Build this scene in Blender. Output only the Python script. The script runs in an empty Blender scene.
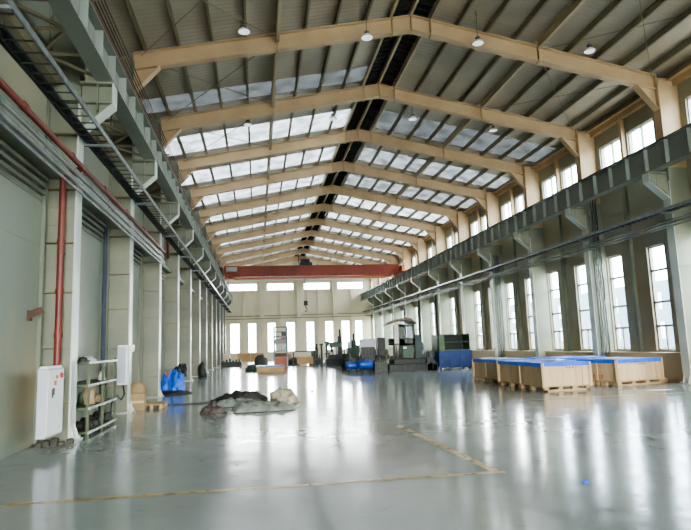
import bpy, math, random
from mathutils import Vector, Matrix, noise
random.seed(7)
scene = bpy.context.scene
COL = scene.collection
PI = math.pi

# ------------------------------------------------------------------ layout (metres)
S = 4.8305          # bay length
Y0 = 11.54          # first column line seen on the left
def YK(k): return Y0 + k * S
XL, XR = -4.0, 14.0         # inner faces of the side walls
YEND = YK(12)
YBACK = YK(-6)
XM = 4.95                   # ridge
def rtop(x): return 11.85 - 0.2 * abs(x - XM)

# ------------------------------------------------------------------ materials
def srgb(h):
    h = h.lstrip('#')
    c = [int(h[i:i+2], 16) / 255 for i in (0, 2, 4)]
    return tuple(((v / 12.92) if v <= 0.04045 else ((v + 0.055) / 1.055) ** 2.4) for v in c) + (1,)

def mat(name, c1, c2=None, rough=0.6, metal=0.0, scale=2.0, bump=0.0, bscale=30.0, detail=4.0, spec=0.5, stretch=(1, 1, 1), lo=0.35, hi=0.65, coat=0.0):
    m = bpy.data.materials.new(name); m.use_nodes = True
    nt = m.node_tree; b = nt.nodes['Principled BSDF']
    b.inputs['Roughness'].default_value = rough
    b.inputs['Metallic'].default_value = metal
    b.inputs['Specular IOR Level'].default_value = spec
    if coat: b.inputs['Coat Weight'].default_value = coat; b.inputs['Coat Roughness'].default_value = 0.1
    tc = nt.nodes.new('ShaderNodeTexCoord')
    mp = nt.nodes.new('ShaderNodeMapping'); mp.inputs['Scale'].default_value = stretch
    nt.links.new(tc.outputs['Object'], mp.inputs['Vector'])
    n = nt.nodes.new('ShaderNodeTexNoise'); n.inputs['Scale'].default_value = scale; n.inputs['Detail'].default_value = detail
    nt.links.new(mp.outputs['Vector'], n.inputs['Vector'])
    r = nt.nodes.new('ShaderNodeValToRGB')
    r.color_ramp.elements[0].position = lo; r.color_ramp.elements[1].position = hi
    r.color_ramp.elements[0].color = srgb(c1); r.color_ramp.elements[1].color = srgb(c2 or c1)
    nt.links.new(n.outputs['Fac'], r.inputs['Fac'])
    nt.links.new(r.outputs['Color'], b.inputs['Base Color'])
    if bump:
        n2 = nt.nodes.new('ShaderNodeTexNoise'); n2.inputs['Scale'].default_value = bscale
        nt.links.new(mp.outputs['Vector'], n2.inputs['Vector'])
        bp = nt.nodes.new('ShaderNodeBump'); bp.inputs['Strength'].default_value = bump; bp.inputs['Distance'].default_value = 0.02
        nt.links.new(n2.outputs['Fac'], bp.inputs['Height'])
        nt.links.new(bp.outputs['Normal'], b.inputs['Normal'])
    return m

M = {}
M['steel_green'] = mat('painted_steel_green', '#777d6e', '#8b8c76', rough=0.45, scale=0.8)
M['steel_light'] = mat('painted_steel_light', '#979e96', '#8a9288', rough=0.4, scale=1.0)
M['flange'] = mat('flange_white_green', '#c2c8bf', '#b2b9ae', rough=0.35, scale=1.0)
M['cream'] = mat('cream_steel', '#c9ad87', '#b89c79', rough=0.55, scale=0.7, stretch=(1, 1, 1))
M['cream_dark'] = mat('cream_steel_rust', '#bfa078', '#a98c6c', rough=0.6, scale=0.9)
M['girder'] = mat('crane_girder_paint', '#848980', '#797e71', rough=0.4, scale=0.6)
M['purlin'] = mat('purlin_steel', '#8d8469', '#7b735c', rough=0.5, scale=1.0)
M['purlin_light'] = mat('tie_beam_steel', '#b5a583', '#a3957a', rough=0.5, scale=1.0)
M['wall_left'] = mat('left_wall_panel', '#7f8576', '#958d74', rough=0.42, scale=0.35, lo=0.4, hi=0.68)  # second colour: tan patches standing in for reflections
M['door_panel'] = mat('left_door_panel', '#7f8676', '#9e9073', rough=0.38, scale=0.45, lo=0.45, hi=0.68)  # tan patches are reflections put into the panel colour
M['trim_green'] = mat('door_trim', '#6f7568', '#7f8270', rough=0.4)
M['wall_right'] = mat('right_wall_panel', '#9a9683', '#958566', rough=0.6, scale=0.4, lo=0.42, hi=0.7)  # brownish patches imitate reflections in the wall colour
M['dado'] = mat('right_dado_plaster', '#bfad8a', '#b29f7c', rough=0.7, scale=0.6)
M['wall_end'] = mat('end_wall_render', '#e2d6bb', '#d6caae', rough=0.7, scale=0.3)
M['end_pier'] = mat('end_wall_pier', '#ded5bf', '#d2c8ae', rough=0.6, scale=0.5)
M['win_frame'] = mat('window_frame_grey', '#8d948f', '#7f8783', rough=0.4)
M['black_cable'] = mat('black_cable', '#1c1f20', '#2b2e2d', rough=0.6, scale=6)
M['galv'] = mat('galvanised_steel', '#8f9595', '#737b7b', rough=0.35, metal=0.5, scale=5)
M['conduit'] = mat('conduit_steel', '#8d8f83', '#6b7370', rough=0.35, metal=0.3, scale=1.5)
M['red_pipe'] = mat('red_fire_pipe', '#733022', '#642b20', rough=0.45, scale=2)
M['busbar'] = mat('busbar_brown', '#4c3324', '#5d4130', rough=0.6, scale=3)
M['ridge_dark'] = mat('ridge_vent_dark', '#191a18', '#2a2a26', rough=0.8, scale=8)
M['crane_red'] = mat('crane_red_paint', '#7e3224', '#94452f', rough=0.5, scale=0.4)
M['crane_orange'] = mat('crane_orange_tone', '#c2673a', '#b65f38', rough=0.5, scale=0.8)
M['navy'] = mat('navy_paint', '#1e2a40', '#2b3344', rough=0.5)
M['lamp_white'] = mat('lamp_reflector_white', '#e8eae8', '#dfe2e2', rough=0.3)
M['lamp_lens'] = mat('lamp_lens', '#f4f6f8', '#e4e8ec', rough=0.15)
M['lamp_lens'].node_tree.nodes['Principled BSDF'].inputs['Emission Color'].default_value = (0.9, 0.95, 1, 1)
M['lamp_lens'].node_tree.nodes['Principled BSDF'].inputs['Emission Strength'].default_value = 0.5
M['lamp_grey'] = mat('lamp_housing_grey', '#6d7274', '#5c6163', rough=0.4)
M['cab_white'] = mat('cabinet_white', '#dedfda', '#d5d7d2', rough=0.35)
M['cab_grey'] = mat('cabinet_grey', '#a9afb6', '#b2b7bc', rough=0.4)
M['dark_foot'] = mat('dark_base', '#3a3732', '#4a463c', rough=0.8, scale=9)
M['red_small'] = mat('red_plastic', '#b03a2e', rough=0.4)
M['orange_small'] = mat('orange_sticker', '#c9793a', rough=0.5)
M['green_frame'] = mat('rack_green_paint', '#38432d', '#47522f', rough=0.5, scale=3)
M['rack_edge'] = mat('rack_shelf_edge', '#9ba294', '#b9bfb3', rough=0.4, scale=5)
M['cloth_white'] = mat('white_cloth', '#cfcfc9', '#b9bab4', rough=0.9, scale=6, bump=0.5)
M['cloth_tan'] = mat('tan_plastic', '#b79a78', '#a88a68', rough=0.8, scale=5)
M['black_parts'] = mat('black_parts', '#22231f', '#35352f', rough=0.6, scale=20)
M['cardboard'] = mat('cardboard', '#96815f', '#877454', rough=0.85, scale=3)
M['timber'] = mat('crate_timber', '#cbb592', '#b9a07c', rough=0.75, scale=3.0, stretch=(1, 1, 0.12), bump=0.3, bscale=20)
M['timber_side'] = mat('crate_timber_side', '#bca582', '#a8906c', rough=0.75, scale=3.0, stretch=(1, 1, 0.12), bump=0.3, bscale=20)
M['timber_dark'] = mat('pallet_timber', '#b39a75', '#9b825f', rough=0.8, scale=4)
M['blue_cover'] = mat('blue_sheet', '#1659c4', '#226bd8', rough=0.55, scale=1.5, bump=0.4, bscale=6)
M['white_patch'] = mat('white_film', '#d5deea', '#c2cfe2', rough=0.3, scale=4)
M['ink'] = mat('black_ink', '#25221e', rough=0.7)
M['ink_red'] = mat('red_ink', '#a3382c', rough=0.7)
M['blue_bag'] = mat('blue_bag', '#1550b0', '#2f70d0', rough=0.4, scale=7, bump=0.6)
M['black_bag'] = mat('black_bag', '#1a1c20', '#2a2c30', rough=0.4, scale=7, bump=0.6)
M['orange_cloth'] = mat('orange_brown_cloth', '#b0763f', '#9a6838', rough=0.8)
M['tarp_black'] = mat('black_tarp', '#1e1e1b', '#34332c', rough=0.6, scale=4, bump=0.6, bscale=14)
M['tarp_grey'] = mat('grey_plastic_sheet', '#9aa096', '#74796e', rough=0.4, scale=3, bump=0.8, bscale=16)
M['tarp_beige'] = mat('beige_sheet_heap', '#b0a58e', '#77705f', rough=0.7, scale=9, bump=1.0, bscale=30)
M['tarp_red'] = mat('reddish_rag', '#3a2e2b', '#57504a', rough=0.85, scale=8, bump=0.8)
M['mach_dark'] = mat('machine_dark', '#1d221f', '#2d302b', rough=0.5, scale=5, bump=0.3)
M['mach_grey'] = mat('machine_grey', '#444840', '#2f322c', rough=0.5, scale=5)
M['mach_green'] = mat('machine_green', '#2f4d35', '#28402d', rough=0.45, scale=3)
M['mach_teal'] = mat('machine_teal_dark', '#162a27', '#203530', rough=0.45, scale=3)
M['cab_side'] = mat('cab_panel', '#3e4437', '#4d5245', rough=0.4, scale=2)
M['cab_roof'] = mat('cab_roof_brown', '#5a4a38', '#6d5a45', rough=0.5, scale=2)
M['rack_green'] = mat('shelf_green', '#4d6340', '#425638', rough=0.5, scale=2)
M['rack_green_dark'] = mat('shelf_green_dark', '#1b261d', '#253028', rough=0.6, scale=2)
M['bin_blue'] = mat('bin_blue', '#123a78', '#0e2c5c', rough=0.45, scale=2.5, bump=0.3, bscale=10)
M['tank_blue'] = mat('tank_blue', '#1649a0', '#1c55b0', rough=0.35)
M['rack_steel'] = mat('rack_blue_grey', '#3d4a56', '#4c5a66', rough=0.4)
M['rack_orange'] = mat('rack_orange', '#b0562f', '#99492a', rough=0.5, scale=2)
M['ply'] = mat('plywood_orange', '#c4a274', '#b08a5c', rough=0.7, scale=1)
M['paper'] = mat('pale_paper', '#dcdcd2', '#cfcfc6', rough=0.7)
M['skid_blue'] = mat('skid_blue_sheet', '#35668f', '#52809e', rough=0.4, scale=2)
M['asphalt'] = mat('yard_concrete', '#b9bab5', '#a9aaa4', rough=0.9, scale=0.3)
M['facade'] = mat('facade_white', '#66767f', '#5c6c76', rough=0.8, scale=0.2)
M['facade_glass'] = mat('facade_glass', '#a7b4bb', '#b5c0c6', rough=0.3)

def glass_mat():
    m = bpy.data.materials.new('window_glass'); m.use_nodes = True
    nt = m.node_tree; nt.nodes.clear()
    o = nt.nodes.new('ShaderNodeOutputMaterial'); mx = nt.nodes.new('ShaderNodeMixShader')
    t = nt.nodes.new('ShaderNodeBsdfTransparent'); t.inputs['Color'].default_value = (0.9, 0.96, 1.0, 1)
    g = nt.nodes.new('ShaderNodeBsdfGlossy'); g.inputs['Roughness'].default_value = 0.05
    mx.inputs['Fac'].default_value = 0.05
    nt.links.new(t.outputs[0], mx.inputs[1]); nt.links.new(g.outputs[0], mx.inputs[2]); nt.links.new(mx.outputs[0], o.inputs['Surface'])
    return m
M['glass'] = glass_mat()

def band_sheet_mat(q=1.0):
    m = bpy.data.materials.new('bright_band_sheet'); m.use_nodes = True
    nt = m.node_tree; nt.nodes.clear()
    o = nt.nodes.new('ShaderNodeOutputMaterial'); mx = nt.nodes.new('ShaderNodeMixShader')
    t = nt.nodes.new('ShaderNodeBsdfTranslucent'); d = nt.nodes.new('ShaderNodeBsdfDiffuse')
    d.inputs['Color'].default_value = srgb('#9d9986')
    n = nt.nodes.new('ShaderNodeTexNoise'); n.inputs['Scale'].default_value = 1.6; n.inputs['Detail'].default_value = 6
    tc = nt.nodes.new('ShaderNodeTexCoord'); nt.links.new(tc.outputs['Object'], n.inputs['Vector'])
    r = nt.nodes.new('ShaderNodeValToRGB'); r.color_ramp.elements[0].position = 0.35; r.color_ramp.elements[1].position = 0.6
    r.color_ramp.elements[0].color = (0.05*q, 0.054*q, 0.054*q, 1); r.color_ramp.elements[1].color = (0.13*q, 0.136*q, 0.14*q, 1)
    nt.links.new(n.outputs['Fac'], r.inputs['Fac']); nt.links.new(r.outputs['Color'], t.inputs['Color'])
    mx.inputs['Fac'].default_value = 0.3
    nt.links.new(t.outputs[0], mx.inputs[1]); nt.links.new(d.outputs[0], mx.inputs[2]); nt.links.new(mx.outputs[0], o.inputs['Surface'])
    return m
M['band_sheet'] = band_sheet_mat(); M['band_sheet_dim'] = band_sheet_mat(0.12); M['band_sheet_mid'] = band_sheet_mat(0.35)  # weaker copies dim the added light bands in the nearer bays

def roof_mat():
    m = mat('roof_foil_sheet', '#b5ab98', '#a09684', rough=0.4, metal=0.2, scale=0.5, spec=0.5)
    nt = m.node_tree; b = nt.nodes['Principled BSDF']
    tc = nt.nodes.new('ShaderNodeTexCoord')
    w = nt.nodes.new('ShaderNodeTexWave'); w.wave_type = 'BANDS'; w.bands_direction = 'Y'; w.inputs['Scale'].default_value = 1.6
    n = nt.nodes.new('ShaderNodeTexNoise'); n.inputs['Scale'].default_value = 3.0
    nt.links.new(tc.outputs['Object'], w.inputs['Vector']); nt.links.new(tc.outputs['Object'], n.inputs['Vector'])
    a = nt.nodes.new('ShaderNodeMath'); a.operation = 'ADD'
    nt.links.new(w.outputs['Fac'], a.inputs[0]); nt.links.new(n.outputs['Fac'], a.inputs[1])
    bp = nt.nodes.new('ShaderNodeBump'); bp.inputs['Strength'].default_value = 0.3; bp.inputs['Distance'].default_value = 0.02
    nt.links.new(a.outputs[0], bp.inputs['Height']); nt.links.new(bp.outputs['Normal'], b.inputs['Normal'])
    return m
M['roof'] = roof_mat()

def floor_mat():
    m = bpy.data.materials.new('floor_epoxy'); m.use_nodes = True
    nt = m.node_tree; b = nt.nodes['Principled BSDF']; L = nt.links.new
    tc = nt.nodes.new('ShaderNodeTexCoord')
    n1 = nt.nodes.new('ShaderNodeTexNoise'); n1.inputs['Scale'].default_value = 0.35; n1.inputs['Detail'].default_value = 8; n1.inputs['Roughness'].default_value = 0.6
    L(tc.outputs['Object'], n1.inputs['Vector'])
    r = nt.nodes.new('ShaderNodeValToRGB'); r.color_ramp.elements[0].position = 0.3; r.color_ramp.elements[1].position = 0.7
    r.color_ramp.elements[0].color = srgb('#7d8785'); r.color_ramp.elements[1].color = srgb('#959e9c')
    L(n1.outputs['Fac'], r.inputs['Fac'])
    # fine dark scuffs and stains
    n2 = nt.nodes.new('ShaderNodeTexNoise'); n2.inputs['Scale'].default_value = 2.3; n2.inputs['Detail'].default_value = 10; n2.inputs['Roughness'].default_value = 0.7
    L(tc.outputs['Object'], n2.inputs['Vector'])
    r2 = nt.nodes.new('ShaderNodeValToRGB'); r2.color_ramp.elements[0].position = 0.30; r2.color_ramp.elements[1].position = 0.40
    r2.color_ramp.elements[0].color = (0.55, 0.55, 0.53, 1); r2.color_ramp.elements[1].color = (1, 1, 1, 1)
    L(n2.outputs['Fac'], r2.inputs['Fac'])
    mx = nt.nodes.new('ShaderNodeMix'); mx.data_type = 'RGBA'; mx.blend_type = 'MULTIPLY'; mx.inputs[0].default_value = 0.6
    L(r.outputs['Color'], mx.inputs[6]); L(r2.outputs['Color'], mx.inputs[7]); L(mx.outputs[2], b.inputs['Base Color'])
    rr = nt.nodes.new('ShaderNodeMapRange'); rr.inputs['From Min'].default_value = 0.3; rr.inputs['From Max'].default_value = 0.7
    rr.inputs['To Min'].default_value = 0.085; rr.inputs['To Max'].default_value = 0.22
    L(n2.outputs['Fac'], rr.inputs['Value']); L(rr.outputs['Result'], b.inputs['Roughness'])
    b.inputs['Specular IOR Level'].default_value = 1.0
    n3 = nt.nodes.new('ShaderNodeTexNoise'); n3.inputs['Scale'].default_value = 1.7; n3.inputs['Detail'].default_value = 3
    L(tc.outputs['Object'], n3.inputs['Vector'])
    bp = nt.nodes.new('ShaderNodeBump'); bp.inputs['Strength'].default_value = 0.25; bp.inputs['Distance'].default_value = 0.02
    L(n3.outputs['Fac'], bp.inputs['Height']); L(bp.outputs['Normal'], b.inputs['Normal'])
    return m
M['floor'] = floor_mat()

def worn_mat(name, col, lo, hi):
    m = bpy.data.materials.new(name); m.use_nodes = True
    nt = m.node_tree; b = nt.nodes['Principled BSDF']; L = nt.links.new
    b.inputs['Base Color'].default_value = srgb(col); b.inputs['Roughness'].default_value = 0.3
    tc = nt.nodes.new('ShaderNodeTexCoord'); n = nt.nodes.new('ShaderNodeTexNoise'); n.inputs['Scale'].default_value = 5; n.inputs['Detail'].default_value = 8
    L(tc.outputs['Object'], n.inputs['Vector'])
    r = nt.nodes.new('ShaderNodeMapRange'); r.inputs['From Min'].default_value = lo; r.inputs['From Max'].default_value = hi
    r.inputs['To Min'].default_value = 0.05; r.inputs['To Max'].default_value = 0.75
    L(n.outputs['Fac'], r.inputs['Value']); L(r.outputs['Result'], b.inputs['Alpha'])
    return m
M['yellow'] = worn_mat('worn_yellow_paint', '#b79a58', 0.33, 0.5)
M['scuff'] = worn_mat('dark_scuff', '#4a4c48', 0.45, 0.6)

# ------------------------------------------------------------------ mesh building
WORLD = {}
class MB:
    def __init__(self): self.v = []; self.f = []; self.s = []; self.cuts = []
    def cut(self): self.cuts.append((len(self.v), len(self.f)))
    def add(self, vs, fs, smooth=False):
        o = len(self.v); self.v += [tuple(p) for p in vs]
        for f in fs: self.f.append([i + o for i in f]); self.s.append(smooth)
        return self
    def box(self, x0, x1, y0, y1, z0, z1):
        self.cut()
        x0, x1 = min(x0, x1), max(x0, x1); y0, y1 = min(y0, y1), max(y0, y1); z0, z1 = min(z0, z1), max(z0, z1)
        return self.add([(x0,y0,z0),(x1,y0,z0),(x1,y1,z0),(x0,y1,z0),(x0,y0,z1),(x1,y0,z1),(x1,y1,z1),(x0,y1,z1)],
                 [(0,3,2,1),(4,5,6,7),(0,1,5,4),(1,2,6,5),(2,3,7,6),(3,0,4,7)])
    def bbox(self, cx, cy, z0, w, d, h, bev=0.02):
        """box with chamfered vertical and top edges"""
        self.cut()
        b = min(bev, w / 3, d / 3, h / 3)
        def ring(i, z):
            x, y = w / 2 - i, d / 2 - i; c = b
            return [(cx-x+c,cy-y,z),(cx+x-c,cy-y,z),(cx+x,cy-y+c,z),(cx+x,cy+y-c,z),(cx+x-c,cy+y,z),(cx-x+c,cy+y,z),(cx-x,cy+y-c,z),(cx-x,cy-y+c,z)]
        rs = [ring(0, z0), ring(0, z0 + h - b), ring(b, z0 + h)]
        vs = sum(rs, []); fs = [tuple(range(7, -1, -1)), tuple(range(16, 24))]
        for r in range(2):
            for i in range(8): fs.append((r*8+i, r*8+(i+1)%8, r*8+8+(i+1)%8, r*8+8+i))
        return self.add(vs, fs)
    def bar(self, p0, p1, w, h, up=(0, 0, 1)):
        self.cut()
        p0, p1 = Vector(p0), Vector(p1); d = (p1 - p0).normalized(); u = Vector(up)
        if abs(d.dot(u)) > 0.99: u = Vector((1, 0, 0))
        s = d.cross(u).normalized() * w / 2; t = s.cross(d).normalized() * h / 2
        vs = [p0 - s - t, p0 + s - t, p0 + s + t, p0 - s + t, p1 - s - t, p1 + s - t, p1 + s + t, p1 - s + t]
        return self.add(vs, [(0,1,2,3),(7,6,5,4),(0,4,5,1),(1,5,6,2),(2,6,7,3),(3,7,4,0)])
    def tube(self, pts, r, n=8, caps=True):
        self.cut()
        pts = [Vector(p) for p in pts]; rings = []
        rr = r if isinstance(r, (list, tuple)) else [r] * len(pts)
        for i, p in enumerate(pts):
            d = (pts[min(i+1, len(pts)-1)] - pts[max(i-1, 0)]).normalized()
            u = Vector((0, 0, 1)) if abs(d.z) < 0.9 else Vector((1, 0, 0))
            a = d.cross(u).normalized(); b = a.cross(d).normalized()
            rings.append([p + (a * math.cos(2*PI*j/n) + b * math.sin(2*PI*j/n)) * rr[i] for j in range(n)])
        fs = []
        for i in range(len(pts) - 1):
            for j in range(n): fs.append((i*n+j, i*n+(j+1)%n, (i+1)*n+(j+1)%n, (i+1)*n+j))
        self.add(sum(rings, []), fs, True)
        if caps: self.add(rings[0], [tuple(range(n-1, -1, -1))]); self.add(rings[-1], [tuple(range(n))])
        return self
    def lathe(self, c, prof, n=20, axis='z'):
        self.cut()
        vs = []
        for r, h in prof:
            for j in range(n):
                a = 2*PI*j/n; q = (r*math.cos(a), r*math.sin(a), h)
                if axis == 'x': q = (q[2], q[0], q[1])
                if axis == 'y': q = (q[0], q[2], q[1])
                vs.append((c[0]+q[0], c[1]+q[1], c[2]+q[2]))
        fs = []
        for i in range(len(prof)-1):
            for j in range(n): fs.append((i*n+j, i*n+(j+1)%n, (i+1)*n+(j+1)%n, (i+1)*n+j))
        return self.add(vs, fs, True)
    def prism(self, poly, axis, a, b):
        """poly = 2D points in the plane normal to axis, extruded a..b"""
        self.cut()
        def P(p, t):
            return {'x': (t, p[0], p[1]), 'y': (p[0], t, p[1]), 'z': (p[0], p[1], t)}[axis]
        n = len(poly); vs = [P(p, a) for p in poly] + [P(p, b) for p in poly]
        fs = [tuple(range(n)), tuple(range(2*n-1, n-1, -1))] + [(i, i+n, (i+1)%n+n, (i+1)%n) for i in range(n)]
        return self.add(vs, fs)
    def build(self, name, m, parent=None, loc=None, local=False):
        me = bpy.data.meshes.new(name)
        if parent is not None: off = Vector((0, 0, 0)) if local else WORLD[parent.name]
        elif loc is not None: off = Vector(loc)
        else:
            xs = [p[0] for p in self.v]; ys = [p[1] for p in self.v]; zs = [p[2] for p in self.v]
            off = Vector(((min(xs)+max(xs))/2, (min(ys)+max(ys))/2, min(zs)))
        if local: off = Vector((0, 0, 0))
        me.from_pydata([(p[0]-off.x, p[1]-off.y, p[2]-off.z) for p in self.v], [], self.f)
        me.polygons.foreach_set('use_smooth', self.s); me.update()
        me.materials.append(M[m] if isinstance(m, str) else m)
        o = bpy.data.objects.new(name, me); COL.objects.link(o)
        if parent is not None: o.parent = parent; WORLD[o.name] = WORLD[parent.name].copy()
        else:
            o.location = off; WORLD[o.name] = off.copy()
        return o

def build_each(mb, name, m, parent, local=False, limit=100):
    """one part per piece; past the limit the rest becomes one part"""
    cuts = mb.cuts + [(len(mb.v), len(mb.f))]; out = []
    for i in range(len(mb.cuts)):
        if i >= limit:
            q = MB(); q.add(mb.v[cuts[i][0]:], [[t - cuts[i][0] for t in f] for f in mb.f[cuts[i][1]:]])
            q.s = mb.s[cuts[i][1]:]; o = q.build(name, m, parent, local=local); o['kind'] = 'stuff'; out.append(o); break
        q = MB(); v0, f0 = cuts[i]; v1, f1 = cuts[i + 1]
        q.add(mb.v[v0:v1], [[t - v0 for t in f] for f in mb.f[f0:f1]]); q.s = mb.s[f0:f1]
        out.append(q.build(name, m, parent, local=local))
    return out
def fixnorm(o):
    import bmesh
    bm = bmesh.new(); bm.from_mesh(o.data); bmesh.ops.recalc_face_normals(bm, faces=bm.faces); bm.to_mesh(o.data); bm.free(); return o

def tag(o, label=None, cat=None, group=None, kind=None):
    if label: o['label'] = label
    if cat: o['category'] = cat
    if group: o['group'] = group
    if kind: o['kind'] = kind
    return o
def thing(name, loc, label, cat, group=None, rz=0):
    o = bpy.data.objects.new(name, None); COL.objects.link(o); o.location = loc; o.rotation_euler = (0, 0, rz)
    o.empty_display_size = 0.2
    WORLD[o.name] = Vector(loc)
    return tag(o, label, cat, group)
def struct(name, mb, m):
    return tag(mb.build(name, m, loc=(0, 0, 0)), kind='structure')
def copy_tree(o, parent=None):
    c = o.copy(); COL.objects.link(c)
    if parent is not None: c.parent = parent
    WORLD[c.name] = WORLD[o.name].copy()
    for ch in [q for q in bpy.data.objects if q.parent == o]: copy_tree(ch, c)
    return c

ORD = ['first', 'second', 'third', 'fourth', 'fifth', 'sixth', 'seventh', 'eighth', 'ninth', 'tenth', 'eleventh', 'twelfth', 'thirteenth', 'fourteenth', 'fifteenth', 'sixteenth', 'seventeenth', 'eighteenth', 'nineteenth', 'twentieth',
       '21st', '22nd', '23rd', '24th', '25th', '26th', '27th', '28th', '29th', '30th', '31st', '32nd']

# ------------------------------------------------------------------ shell
struct('floor', MB().box(XL - 0.2, XR + 0.3, YBACK, YEND + 0.2, -0.1, 0.0), 'floor')
g = MB(); g.add([(-300, -300, -0.12), (300, -300, -0.12), (300, 400, -0.12), (-300, 400, -0.12)], [(0, 1, 2, 3)])
struct('ground', g, 'asphalt')

def grid_wall(us, zs, holes, put):
    us = sorted(set(us)); zs = sorted(set(zs))
    for i in range(len(us) - 1):
        for j in range(len(zs) - 1):
            cu, cz = (us[i] + us[i+1]) / 2, (zs[j] + zs[j+1]) / 2
            if any(a < cu < b and c < cz < d for a, b, c, d in holes): continue
            put(us[i], us[i+1], zs[j], zs[j+1])

KS = range(-6, 12)
# right wall windows (y0,y1,z0,z1)
RW = []; RC = []
for k in KS:
    y = YK(k)
    RW += [(y + 1.3, y + 2.22, 1.0, 4.7), (y + 3.68, y + 4.62, 1.0, 4.7)]
    RC += [(y + 1.15, y + 2.62, 7.85, 9.2), (y + 2.92, y + 4.4, 7.85, 9.2)]
b = MB(); hs = RW + RC
grid_wall([YBACK, YEND] + [h[0] for h in hs] + [h[1] for h in hs], [0, 1.0, 4.7, 7.85, 9.2, 10.2], hs,
          lambda a, c, d, e: b.box(XR, XR + 0.25, a, c, d, e))
struct('wall_right', b, 'wall_right')
struct('trim_1', MB().box(XR - 0.4, XR, YBACK, YEND, 0, 0.95), 'dado')
o = bpy.data.objects['trim_1']
# left wall
struct('wall_left', MB().box(XL - 0.25, XL, YBACK, YEND, 0, 10.2), 'wall_left')
# end wall with openings
EW = [(-3.15, -2.0, 0.95, 4.5), (-1.05, -0.05, 0.95, 4.5), (1.25, 2.25, 0.95, 4.5), (3.5, 4.55, 0.95, 4.5),
      (5.9, 6.9, 0.95, 4.5), (8.2, 9.2, 0.95, 4.5), (10.2, 11.25, 0.95, 4.5), (11.9, 12.85, 0.95, 4.5)]
EU = [(-3.25, 0.1, 8.35, 9.25), (1.25, 4.5, 8.35, 9.25), (5.7, 8.95, 8.35, 9.25), (9.85, 13.1, 8.35, 9.25)]
b = MB(); hs = EW + EU
grid_wall([XL - 0.2, XR + 0.2] + [h[0] for h in hs] + [h[1] for h in hs], [0, 0.95, 4.5, 8.35, 9.25, 10.0], hs,
          lambda a, c, d, e: b.box(a, c, YEND, YEND + 0.25, d, e))
b.prism([(XL - 0.2, 10.0), (XR + 0.2, 10.0), (XR + 0.2, 10.1), (XM, 12.1), (XL - 0.2, 10.1)], 'y', YEND, YEND + 0.25)
struct('wall_end', b, 'wall_end')
# wall behind the camera: gable with a wide open doorway
b = MB(); b.box(XL - 0.2, -2.5, YBACK - 0.25, YBACK, 0, 10); b.box(12.5, XR + 0.2, YBACK - 0.25, YBACK, 0, 10)
b.box(-2.5, 12.5, YBACK - 0.25, YBACK, 7.5, 10)
b.prism([(XL - 0.2, 10.0), (XR + 0.2, 10.0), (XR + 0.2, 10.1), (XM, 12.1), (XL - 0.2, 10.1)], 'y', YBACK - 0.25, YBACK)
struct('wall_back', b, 'wall_left')
# roof: opaque sheets; added translucent strips stand in for bright light bands in the bays
def zroof(x): return rtop(x) + 0.2
b = MB()
OFF0, OFF1 = 2.55, 4.70
def slab(mb, xa, xb, ya, yb, t=0.06):
    za, zb = zroof(xa), zroof(xb)
    mb.add([(xa,ya,za),(xb,ya,zb),(xb,yb,zb),(xa,yb,za),(xa,ya,za+t),(xb,ya,zb+t),(xb,yb,zb+t),(xa,yb,za+t)],
           [(0,1,2,3),(7,6,5,4),(0,4,5,1),(1,5,6,2),(2,6,7,3),(3,7,4,0)])
strips = []
for side in (-1, 1):
    xe = XL - 0.25 if side < 0 else XR + 0.25
    xr = XM + side * 0.62
    for k in KS:
        slab(b, min(xe, xr), max(xe, xr), YK(k) - (S - OFF1), YK(k) + OFF0)
        if k >= 1 and not (side > 0 and k == 1):
            strips.append((side, k, min(xe, xr), max(xe, xr), YK(k) + (OFF0 if k > 1 else OFF0 + 0.9), YK(k) + OFF1))
            if k == 1: slab(b, min(xe, xr), max(xe, xr), YK(k) + OFF0, YK(k) + OFF0 + 0.9)
        else:
            slab(b, min(xe, xr), max(xe, xr), YK(k) + OFF0, YK(k) + OFF1)
    slab(b, min(xe, xr), max(xe, xr), YK(11) + OFF1, YEND + 0.2)
fixnorm(struct('ceiling', b, 'roof'))
n = 1
for side, k, xa, xb, ya, yb in strips:
    q = MB(); slab(q, xa, xb, ya, yb, 0.01)
    # single skin
    q = MB(); q.add([(xa, ya, zroof(xa) + 0.03), (xb, ya, zroof(xb) + 0.03), (xb, yb, zroof(xb) + 0.03), (xa, yb, zroof(xa) + 0.03)], [(0, 1, 2, 3)])
    o = struct('window_%d' % n, q, 'band_sheet_dim' if k == 1 or (side > 0 and k == 2) else ('band_sheet_mid' if side > 0 and k < 5 else 'band_sheet')); n += 1
    tag(o, 'added translucent sheet making the bright light band across the %s roof slope, %s bay from the camera' % ('left' if side < 0 else 'right', ORD[k - 1]))
# ridge: dark louvred vent strips between three ridge beams
for i, (xa, xb) in enumerate(((XM - 0.6, XM - 0.06), (XM + 0.06, XM + 0.6))):
    q = MB()
    za, zb = zroof(xa) + 0.02, zroof(xb) + 0.02
    q.add([(xa, YBACK, za), (xb, YBACK, zb), (xb, YEND, zb), (xa, YEND, za)], [(0, 1, 2, 3)])
    y = YBACK
    while y < YEND:
        q.bar((xa, y, za - 0.03), (xb, y, zb - 0.03), 0.02, 0.06); y += 0.3
    t = tag(q.build('ridge_vent', 'ridge_dark'), 'dark louvred vent strip just %s of the roof ridge beam' % ('left' if i == 0 else 'right'), 'roof vent')
struct('trim_2', MB().prism([(XM - 0.7, zroof(XM) + 0.1 - 0.1), (XM, zroof(XM) + 0.25), (XM + 0.7, zroof(XM) + 0.0), (XM, zroof(XM) + 0.2)], 'y', YBACK, YEND), 'ridge_dark')

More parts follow.
